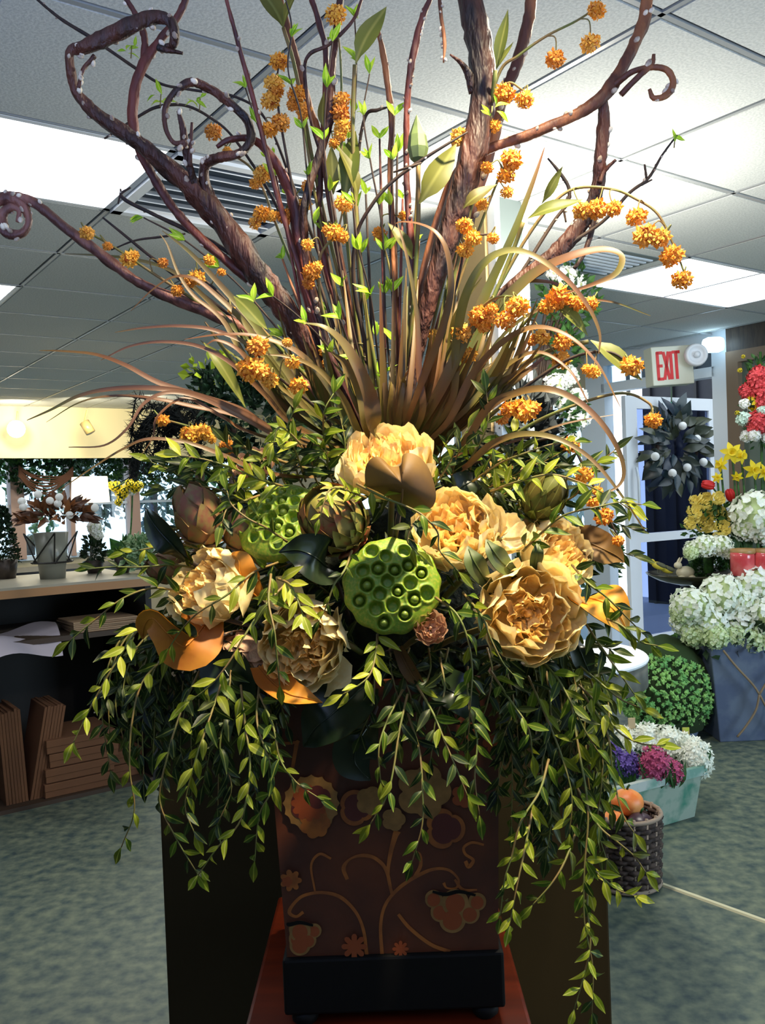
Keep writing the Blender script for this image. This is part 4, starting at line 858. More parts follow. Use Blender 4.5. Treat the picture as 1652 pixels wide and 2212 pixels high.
for k, (x0, y0, x1) in enumerate(((596, 380, 700), (610, 560, 740), (630, 420, 740), (683, 395, 770), (700, 500, 770), (735, 330, 790), (752, 300, 800), (790, 420, 812), (820, 300, 835), (858, 330, 850), (870, 430, 856), (905, 520, 868))):
    leafy('slender reed stem in the centre cluster whose tip is %s from the left' % ORD[k], [(x0, y0, 1.2), ((x0*2+x1)/3, y0+(900-y0)*.35, 1.2), (x1, 900, 1.24)], 9, m=random.choice((barkt_m, barkr_m, stemd_m)), r=4.5, name='reed_stem', grp='slender reed stems of the centre')
# lime leaf tips on twigs seen against the ceiling
t = None
for (x, y, d, lb) in ((1455, 300, 1.18, 'small lime leaf tip at the far right twig end'), (1060, 240, 1.09, 'lime leaf sprig in front of the thick trunk'), (282, 108, 1.28, 'lime leaf sprig at upper left behind the forked branch'), (430, 222, 1.26, 'lime leaf sprig inside the coiled loop'), (345, 213, 1.26, 'pale lime leaf sprig left of the coiled loop')):
    p = P(x, y, d); t = thing('leaf_sprig', lb, 'leaf', p, 'lime leaf sprigs'); mb = MB(); mb.tube([p+V3((0, 0, -.012)), p+V3((.002, 0, .006))], .0009, 5); mb.part('stem', lime_s if 'lime_s' in globals() else stem_m, t, True)
    for k in range(2 if x == 1455 else 5): sprigleaf(t, p+V3((rnd(-.008, .008), 0, rnd(-.008, .008))), V3((rnd(-1, 1), -.2, rnd(0, 1))).normalized(), 's', .021, .7)
# ------------------------------------------------------------------ olive leaves and pods on tall stems
def stalk(label, stem, leaves, name='lily_stalk', m=lily_m):
    t = thing(name, label, 'leaf stem', P(*stem[-1]), 'tall stalks with olive leaves')
    pts, _ = pxpath(rooted(stem), 6); mb = MB(); mb.tube(pts, .0028, 6); mb.part('stem', stem_m, t, True)
    for (x0, y0, x1, y1, d, wf) in leaves:
        a, b = P(x0, y0, d), P(x1, y1, d-.02); L_ = (b-a).length
        part('leaf', LV['o'][random.randrange(4)], t, frame(a, b-a, V3((rnd(-.5, .5), -1, .3)), (L_*wf, L_*1.08, L_)))
stalk('olive leaf stalk at the top left of centre', [(612, 60, 1.18), (640, 160, 1.18), (690, 420, 1.2), (780, 800, 1.23)], [(612, 60, 558, -40, 1.17, 1.5), (612, 60, 640, -30, 1.17, 1.0), (700, 280, 690, 200, 1.17, .9)])
stalk('tall stalk with a long olive leaf near the top centre', [(766, 140, 1.13), (762, 300, 1.15), (780, 600, 1.18), (820, 850, 1.22)], [(768, 138, 822, 5, 1.12, 1.1), (745, 430, 765, 270, 1.15, 1.0), (720, 420, 715, 320, 1.16, 1.1), (772, 430, 745, 310, 1.15, .9)])
stalk('stalk of broad olive leaves left of the thick trunk', [(905, 330, 1.17), (900, 450, 1.18), (885, 650, 1.2), (870, 850, 1.22)], [(905, 440, 985, 310, 1.12, 1.2), (1000, 450, 1060, 392, 1.14, 1.2), (890, 560, 850, 480, 1.16, 1.2)])
stalk('stalk with a slim pointed pod right of the trunk top', [(1070, 152, 1.12), (1050, 300, 1.16), (990, 560, 1.18), (920, 850, 1.22)], [(1072, 150, 1098, 30, 1.11, .8), (1072, 150, 1110, 95, 1.11, .8)])
stalk('stalk with pale green leaf before the right limb', [(1130, 480, 1.14), (1100, 560, 1.16), (1030, 720, 1.18), (930, 900, 1.22)], [(1140, 472, 1250, 428, 1.12, .9), (1170, 440, 1212, 362, 1.13, .8)])
stalk('stalk with a dark drooping leaf at right under the grass arcs', [(1270, 738, 1.1), (1180, 760, 1.14), (1040, 850, 1.18)], [(1275, 735, 1375, 825, 1.08, 1.2), (1200, 660, 1270, 700, 1.1, 1.2)])
stalk('stalk with a dark green leaf low at left', [(545, 690, 1.14), (640, 790, 1.18), (740, 900, 1.22)], [(505, 640, 575, 715, 1.1, 1.0), (440, 740, 525, 845, 1.1, .7)])
t = thing('green_bud_stalk', 'pointed green bud standing left of the thick trunk', 'bud', P(903, 345, 1.12), None)
M = frame(P(902, 308, 1.12), V3((1, 0, 0)), V3((0, 0, 1)), (.0135, .0135, .026)); mb = MB(); mb.lathe([(.15, -1.1), (.75, -.8), (1, -.3), (.85, .3), (.4, .9), (.03, 1.35)], 8, M); mb.part('bud', bud_m, t)
pts, _ = pxpath(rooted([(903, 355, 1.12), (902, 500, 1.15), (885, 750, 1.2)]), 6); mb = MB(); mb.tube(pts, .003, 6); mb.part('stem', stem_m, t, True)
# ------------------------------------------------------------------ orange flower sprays
def spray(label, path, heads, d0=None, leafs=()):
    q = rooted(path); pts, _ = pxpath([a[:3] for a in q], 7); t = thing('orange_flower_spray', label, 'flower', pts[-1], 'orange flower sprays')
    mb = MB(); mb.tube(pts, [.0012+.0016*i/len(pts) for i in range(len(pts))], 6); mb.part('stem', stem_m if random.random() < .5 else stemd_m, t, True)
    for (x, y, r) in heads:
        # join to the nearest stem point
        best = min(pts[:int(len(pts)*.8)], key=lambda p: (P(x, y, (p-CAM).y)-p).length); d = (best-CAM).y-.015
        c_ = P(x, y, d); M = M4.Translation(c_) @ M4.Rotation(rnd(0, 6.28), 4, 'Z') @ M4.Rotation(rnd(-.6, .6), 4, 'X') @ M4.Diagonal((r*d/FPX*rnd(1.1, 1.22),)*3+(1,))
        h = part('flower_head', random.choice(OB), t, M)
        mid = (best+c_)/2+V3((rnd(-.01, .01), 0, .012)); m2 = MB(); m2.tube([V3(p) for p in cat_rom([tuple(best), tuple(mid), tuple(c_)], 4)], .0009, 5); m2.part('stalk', stem_m, t, True)
for a in (
 ('orange flower spray at the top right with three yellowish heads', [(1290, 15, 1.14), (1245, 45, 1.14), (1180, 78, 1.14), (1120, 120, 1.14), (1075, 165, 1.15), (1030, 350, 1.17), (960, 650, 1.2)], [(1288, 22, 20), (1275, 93, 20), (1200, 128, 21)]),
 ('orange flower spray right of the trunk below the slim pod', [(1130, 195, 1.13), (1095, 180, 1.13), (1060, 240, 1.15), (1010, 420, 1.17), (940, 680, 1.2)], [(1090, 202, 21), (1133, 216, 19), (1065, 272, 15), (990, 292, 16), (985, 305, 12)]),
 ('orange flower spray just right of the thick trunk middle', [(1110, 330, 1.14), (1080, 380, 1.15), (1040, 480, 1.17), (970, 680, 1.2)], [(1105, 345, 22), (1094, 378, 19), (1052, 362, 13), (1095, 415, 14), (1040, 442, 14)]),
 ('orange flower spray beside the lower trunk', [(1060, 505, 1.13), (1010, 520, 1.14), (985, 620, 1.17), (930, 800, 1.2)], [(1002, 488, 18), (1022, 515, 18), (1005, 541, 18), (1065, 515, 14)]),
 ('long orange flower spray drooping at the far right', [(1478, 590, 1.1), (1455, 530, 1.1), (1420, 462, 1.1), (1370, 428, 1.11), (1320, 408, 1.12), (1240, 408, 1.13), (1180, 455, 1.14), (1110, 560, 1.16), (1020, 740, 1.19)], [(1258, 455, 19), (1288, 452, 23), (1325, 450, 18), (1375, 468, 22), (1393, 508, 25), (1425, 514, 23), (1450, 553, 24), (1472, 604, 21)]),
 ('orange flower spray of large heads over the right grass', [(1125, 645, 1.05), (1085, 640, 1.06), (1045, 660, 1.08), (985, 730, 1.12), (930, 850, 1.18)], [(1040, 684, 27), (1091, 692, 24), (1118, 662, 24), (998, 720, 22), (1010, 768, 18), (1045, 706, 15), (1062, 668, 14)]),
 ('orange flower spray at right in front of the twig tree', [(1290, 650, 1.1), (1230, 640, 1.1), (1170, 660, 1.11), (1100, 740, 1.14), (1000, 880, 1.18)], [(1205, 643, 27), (1180, 662, 18), (1275, 657, 16), (1246, 655, 16), (1216, 738, 22), (1170, 728, 18), (1212, 778, 19), (1150, 735, 14)]),
 ('orange flower head pair near the exit sign', [(1360, 785, 1.06), (1310, 760, 1.07), (1220, 780, 1.1), (1080, 880, 1.15)], [(1365, 790, 22), (1280, 803, 17), (1268, 798, 12)]),
 ('orange flower spray low at right behind the leaves', [(1150, 870, 1.06), (1100, 870, 1.07), (1030, 920, 1.12)], [(1132, 886, 26), (1100, 884, 18), (1152, 882, 16), (1085, 905, 14)]),
 ('single orange flower head before the door glass', [(1408, 900, 1.06), (1400, 870, 1.06), (1330, 850, 1.07), (1180, 900, 1.1), (1040, 980, 1.15)], [(1410, 908, 19)]),
 ('orange flower spray trailing down the right edge', [(1335, 1160, 1.08), (1300, 1090, 1.08), (1262, 1010, 1.08), (1220, 950, 1.09), (1130, 960, 1.12), (1000, 1010, 1.16)], [(1232, 962, 18), (1262, 1026, 19), (1305, 1116, 20), (1280, 1084, 15), (1335, 1168, 13), (1290, 1060, 12)]),
 ('orange flower spray high at left of centre', [(603, 125, 1.16), (598, 200, 1.16), (612, 300, 1.17), (650, 480, 1.19), (730, 740, 1.22)], [(603, 133, 19), (592, 180, 20), (584, 218, 20), (606, 265, 20), (580, 281, 17), (596, 198, 16)]),
 ('orange flower spray between the two left-centre stems', [(640, 190, 1.18), (655, 260, 1.18), (680, 420, 1.19), (740, 700, 1.22)], [(640, 205, 21), (655, 238, 18), (632, 228, 12), (655, 250, 12)]),
 ('tall column of orange heads at the top centre', [(725, 25, 1.13), (735, 120, 1.14), (738, 220, 1.15), (738, 330, 1.16), (745, 480, 1.18), (780, 760, 1.22)], [(725, 32, 21), (738, 216, 17), (735, 245, 19), (740, 272, 18), (734, 292, 14), (722, 310, 12)]),
 ('orange flower spray behind the coiled loop', [(462, 280, 1.22), (500, 330, 1.22), (555, 380, 1.22), (610, 520, 1.22), (710, 760, 1.23)], [(460, 285, 19), (490, 326, 10), (568, 376, 19), (552, 396, 14), (583, 370, 10)]),
 ('orange flower spray at mid left behind the red branch', [(552, 470, 1.22), (610, 465, 1.21), (640, 560, 1.21), (720, 760, 1.22)], [(566, 462, 18), (550, 482, 13), (588, 466, 12), (616, 468, 18), (665, 400, 13), (658, 442, 15), (640, 450, 10)]),
 ('orange flower spray in the middle of the stems', [(745, 430, 1.12), (728, 500, 1.13), (690, 560, 1.14), (700, 680, 1.17), (770, 850, 1.21)], [(742, 440, 20), (722, 502, 20), (740, 512, 14), (706, 496, 10), (664, 528, 13), (672, 588, 19), (666, 612, 14), (685, 575, 12)]),
 ('small orange flower spray at the far left on the pink branch', [(185, 500, 1.1), (240, 530, 1.12), (330, 590, 1.14), (480, 690, 1.18), (650, 830, 1.22)], [(188, 503, 15), (278, 560, 18), (290, 552, 12), (232, 532, 10), (352, 568, 12)]),
 ('orange flower spray at left among the grass blades', [(380, 620, 1.14), (430, 600, 1.14), (500, 660, 1.16), (620, 790, 1.2)], [(425, 600, 18), (410, 608, 14), (383, 628, 13), (452, 562, 12), (478, 588, 9), (500, 670, 9)]),
 ('orange flower spray of large heads low at left centre', [(550, 740, 1.02), (570, 790, 1.03), (620, 830, 1.06), (700, 900, 1.12)], [(556, 748, 24), (542, 797, 29), (566, 803, 20), (584, 822, 19), (645, 834, 20), (632, 782, 16), (620, 740, 12)]),
 ('dim orange flower spray at far left over the dark plume', [(350, 905, 1.1), (420, 925, 1.1), (500, 955, 1.12), (620, 1000, 1.16)], [(412, 940, 22), (436, 934, 22), (490, 966, 18), (350, 908, 14), (458, 950, 10)]),
 ('sparse orange flower spray behind the centre stems', [(820, 500, 1.2), (845, 600, 1.2), (860, 760, 1.22)], [(820, 506, 16), (935, 722, 12), (870, 466, 10), (700, 760, 12), (705, 785, 12)])):
    spray(*a)
# ------------------------------------------------------------------ grass clumps: every blade a part
def blade(t, path, w0, root=None, twist=0, m=grass_m, face=(0, -1, .35)):
    """path base->tip (px,py,d)"""
    q = cat_rom(path, 7); pts = [P(*a) for a in q]; n = len(pts)-1; fr_ = V3(face); vs = []
    for i, p in enumerate(pts):
        T = (pts[min(i+1, n)]-pts[max(i-1, 0)]).normalized(); s = T.cross(M4.Rotation(twist*i/n, 3, T) @ fr_).normalized()
        t_ = i/n; w_ = w0*q[i][2]/FPX*.5*min(1, .45+t_*2.2)*(1-max(0, t_-.25)/.75)**.7+.0004; N_ = s.cross(T)
        vs += [p-s*w_, p-N_*w_*.35, p+s*w_]
    m_ = MB(); m_.add(vs, [f for i in range(n) for f in ((3*i, 3*i+1, 3*i+4, 3*i+3), (3*i+1, 3*i+2, 3*i+5, 3*i+4))]); m_.part('blade', m, t, True)
def B_(*p): return [(845, 1010, 1.24)]+list(p)
gl = thing('grass_clump', 'bronze grass clump arching out to the left', 'grass', CTR, 'bronze grass clumps')
for w_, p_ in ((15, [(610, 935, 1.12), (520, 885, 1.06), (420, 852, 1.03), (340, 825, 1.02), (270, 788, 1.02), (205, 765, 1.03), (130, 758, 1.04), (84, 757, 1.05)]),
 (13, [(640, 950, 1.12), (520, 890, 1.05), (420, 852, 1.02), (330, 838, 1.0), (240, 840, 1.0), (170, 855, 1.0), (110, 885, 1.0), (58, 908, 1.0)]),
 (11, [(640, 960, 1.14), (520, 900, 1.08), (420, 878, 1.05), (330, 860, 1.03), (240, 855, 1.03), (170, 870, 1.02), (100, 912, 1.02)]),
 (10, [(640, 850, 1.14), (560, 760, 1.1), (470, 715, 1.08), (390, 704, 1.07), (310, 708, 1.07), (248, 718, 1.07)]),
 (10, [(650, 930, 1.12), (570, 850, 1.08), (500, 785, 1.06), (430, 748, 1.05), (350, 738, 1.04), (280, 748, 1.04), (218, 778, 1.04)]),
 (9, [(640, 960, 1.1), (520, 900, 1.04), (430, 858, 1.0), (360, 848, .98), (310, 872, .97), (275, 925, .96), (225, 962, .96), (148, 966, .96)]),
 (10, [(660, 1030, 1.12), (560, 1015, 1.05), (480, 982, 1.0), (400, 955, .98), (320, 948, .97), (265, 970, .97), (200, 1010, .97), (130, 1058, .97)]),
 (17, [(760, 930, 1.14), (720, 850, 1.1), (650, 765, 1.06), (560, 727, 1.04), (480, 722, 1.03), (398, 733, 1.03)]),
 (15, [(780, 940, 1.12), (740, 860, 1.08), (690, 800, 1.05), (630, 772, 1.03), (575, 765, 1.02)]),
 (20, [(690, 900, 1.16), (610, 790, 1.14), (550, 700, 1.13), (480, 620, 1.12), (410, 545, 1.12), (350, 498, 1.12)]),
 (14, [(680, 900, 1.15), (600, 800, 1.12), (530, 700, 1.1), (470, 640, 1.09), (420, 602, 1.08), (375, 598, 1.08), (330, 625, 1.08), (282, 672, 1.08)]),
 (11, [(660, 900, 1.18), (560, 770, 1.17), (460, 660, 1.17), (380, 590, 1.17), (300, 562, 1.17), (220, 552, 1.17), (140, 548, 1.17)]),
 (10, [(560, 800, 1.14), (480, 690, 1.12), (420, 640, 1.11), (385, 590, 1.11), (362, 530, 1.11), (345, 505, 1.11)]),
 (14, [(640, 920, 1.12), (570, 830, 1.08), (520, 760, 1.06), (470, 735, 1.05), (445, 745, 1.05)]),
 (9, [(560, 940, 1.1), (480, 900, 1.04), (400, 860, 1.02), (340, 900, 1.0), (330, 945, 1.0), (300, 990, .99)])):
    blade(gl, B_(*p_), w_, twist=rnd(-.6, .6))
for k in range(16):
    x = rnd(430, 720); y = rnd(640, 760); blade(gl, B_((760+(x-760)*.35, 900, 1.2), (760+(x-760)*.75, 800, 1.16), (x, y, rnd(1.12, 1.2))), rnd(12, 20), twist=rnd(-.8, .8))
gc = thing('grass_clump', 'broad upright bronze grass clump at the centre', 'grass', CTR, 'bronze grass clumps')
blade(gc, B_((812, 930, 1.08), (800, 860, 1.05), (772, 790, 1.02), (740, 738, 1.01), (700, 706, 1.0), (655, 697, 1.0)), 36, twist=.5)
blade(gc, B_((800, 930, 1.1), (780, 850, 1.08), (750, 790, 1.06), (715, 760, 1.05)), 30, twist=-.4)
blade(gc, B_((890, 880, 1.12), (925, 790, 1.08), (958, 700, 1.05), (974, 620, 1.03), (966, 545, 1.02), (942, 502, 1.02), (905, 483, 1.03), (860, 480, 1.04), (845, 500, 1.05)), 16, twist=.5)
blade(gc, B_((910, 900, 1.14), (905, 800, 1.12), (900, 680, 1.11), (880, 560, 1.1), (858, 480, 1.1)), 14)
for k in range(30):
    x = rnd(690, 1010); y = rnd(560, 800); blade(gc, [(830+rnd(-20, 60), 1010, 1.22), (845+(x-845)*.3, 930, 1.17), (845+(x-845)*.7, 830, 1.14), (x, y, rnd(1.08, 1.2))], rnd(14, 26), twist=rnd(-.9, .9))
gr = thing('grass_clump', 'bronze grass clump looping over to the right', 'grass', CTR, 'bronze grass clumps')
for w_, p_ in ((19, [(970, 880, 1.14), (985, 740, 1.1), (1005, 640, 1.07), (1045, 568, 1.05), (1100, 540, 1.04), (1160, 556, 1.03), (1225, 605, 1.03), (1272, 665, 1.03), (1295, 720, 1.03), (1293, 765, 1.03)]),
 (26, [(950, 880, 1.16), (1050, 700, 1.14), (1140, 600, 1.12), (1225, 555, 1.1), (1300, 538, 1.09), (1342, 552, 1.08), (1330, 590, 1.06), (1275, 616, 1.05), (1215, 635, 1.04)]),
 (17, [(960, 920, 1.14), (1020, 810, 1.1), (1090, 735, 1.06), (1160, 706, 1.04), (1230, 727, 1.02), (1290, 785, 1.01), (1340, 880, 1.0)]),
 (18, [(980, 980, 1.12), (1050, 885, 1.06), (1110, 850, 1.03), (1180, 840, 1.0), (1250, 868, .99), (1310, 928, .98), (1345, 1000, .98), (1335, 1050, .98), (1262, 1082, .98)]),
 (15, [(980, 1020, 1.12), (1060, 960, 1.05), (1130, 937, 1.02), (1205, 948, 1.0), (1275, 990, .99), (1335, 1060, .98), (1395, 1150, .98)]),
 (26, [(930, 880, 1.14), (1000, 740, 1.1), (1060, 610, 1.08), (1110, 500, 1.06), (1150, 395, 1.05), (1176, 318, 1.05)]),
 (8, [(980, 880, 1.16), (1090, 720, 1.12), (1200, 655, 1.1), (1310, 650, 1.1), (1405, 682, 1.1)]),
 (16, [(960, 880, 1.16), (1040, 720, 1.14), (1110, 620, 1.13), (1180, 608, 1.12), (1240, 630, 1.12)]),
 (12, [(990, 900, 1.14), (1080, 800, 1.12), (1160, 760, 1.1), (1230, 800, 1.08), (1270, 870, 1.07)]),
 (20, [(940, 900, 1.16), (970, 760, 1.14), (985, 680, 1.12), (1040, 600, 1.1)]),
 (8, [(1000, 980, 1.12), (1120, 950, 1.06), (1220, 915, 1.04), (1330, 895, 1.03)])):
    blade(gr, B_(*p_), w_, twist=rnd(-.5, .5))
for k in range(34):
    x = rnd(930, 1180); y = rnd(640, 800); blade(gr, [(860+rnd(-10, 60), 1010, 1.22), (865+(x-865)*.4, 920, 1.17), (865+(x-865)*.75, 830, 1.13), (x, y, rnd(1.06, 1.18))], rnd(16, 28), twist=rnd(-.9, .9))
# ------------------------------------------------------------------ leafy trailing vines
NL = [0]
def vine(label, path, ln=44, gap=17, key='v', grp='trailing leafy vines', up=0, sw=1.0):
    pts0, _ = pxpath(path, 7)
    cum = [0]
    for i in range(len(pts0)-1): cum.append(cum[-1]+(pts0[i+1]-pts0[i]).length)
    t = thing('leafy_vine', label, 'vine', pts0[0], grp)
    mb = MB(); n = len(pts0); mb.tube(pts0, [.0016*(1-.6*i/n) for i in range(n)], 5); mb.part('stem', stem_m, t, True)
    d = path[0][2]; L_ = ln*1.18*d/FPX; G_ = gap*1.1*d/FPX; s = G_*rnd(.3, 1); side = 1; tot = cum[-1]
    while s < tot:
        i = max(k for k in range(n) if cum[k] <= s); i = min(i, n-2); f_ = (s-cum[i])/max(1e-6, cum[i+1]-cum[i]); p = pts0[i].lerp(pts0[i+1], f_)
        T = (pts0[i+1]-pts0[i]).normalized(); S_ = T.cross(V3((0, 1, 0)));
        if S_.length < .1: S_ = V3((1, 0, 0))
        S_.normalize(); S_ = (M4.Rotation(rnd(-.9, .9), 3, T) @ S_)*side; side = -side; a = rnd(.45, 1.0)*sw
        D = T*math.cos(a)+S_*math.sin(a)+V3((0, 0, -.12+up*.5)); N_ = V3((rnd(-.7, .7), -1, rnd(-.1, 1.1)))
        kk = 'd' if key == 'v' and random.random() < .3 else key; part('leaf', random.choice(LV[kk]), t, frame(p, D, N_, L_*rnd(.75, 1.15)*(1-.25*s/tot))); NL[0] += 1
        s += G_*rnd(.7, 1.3)
    T = (pts0[-1]-pts0[-2]).normalized(); part('leaf', LV[key][0], t, frame(pts0[-1], T, V3((0, -1, .5)), L_*.9))
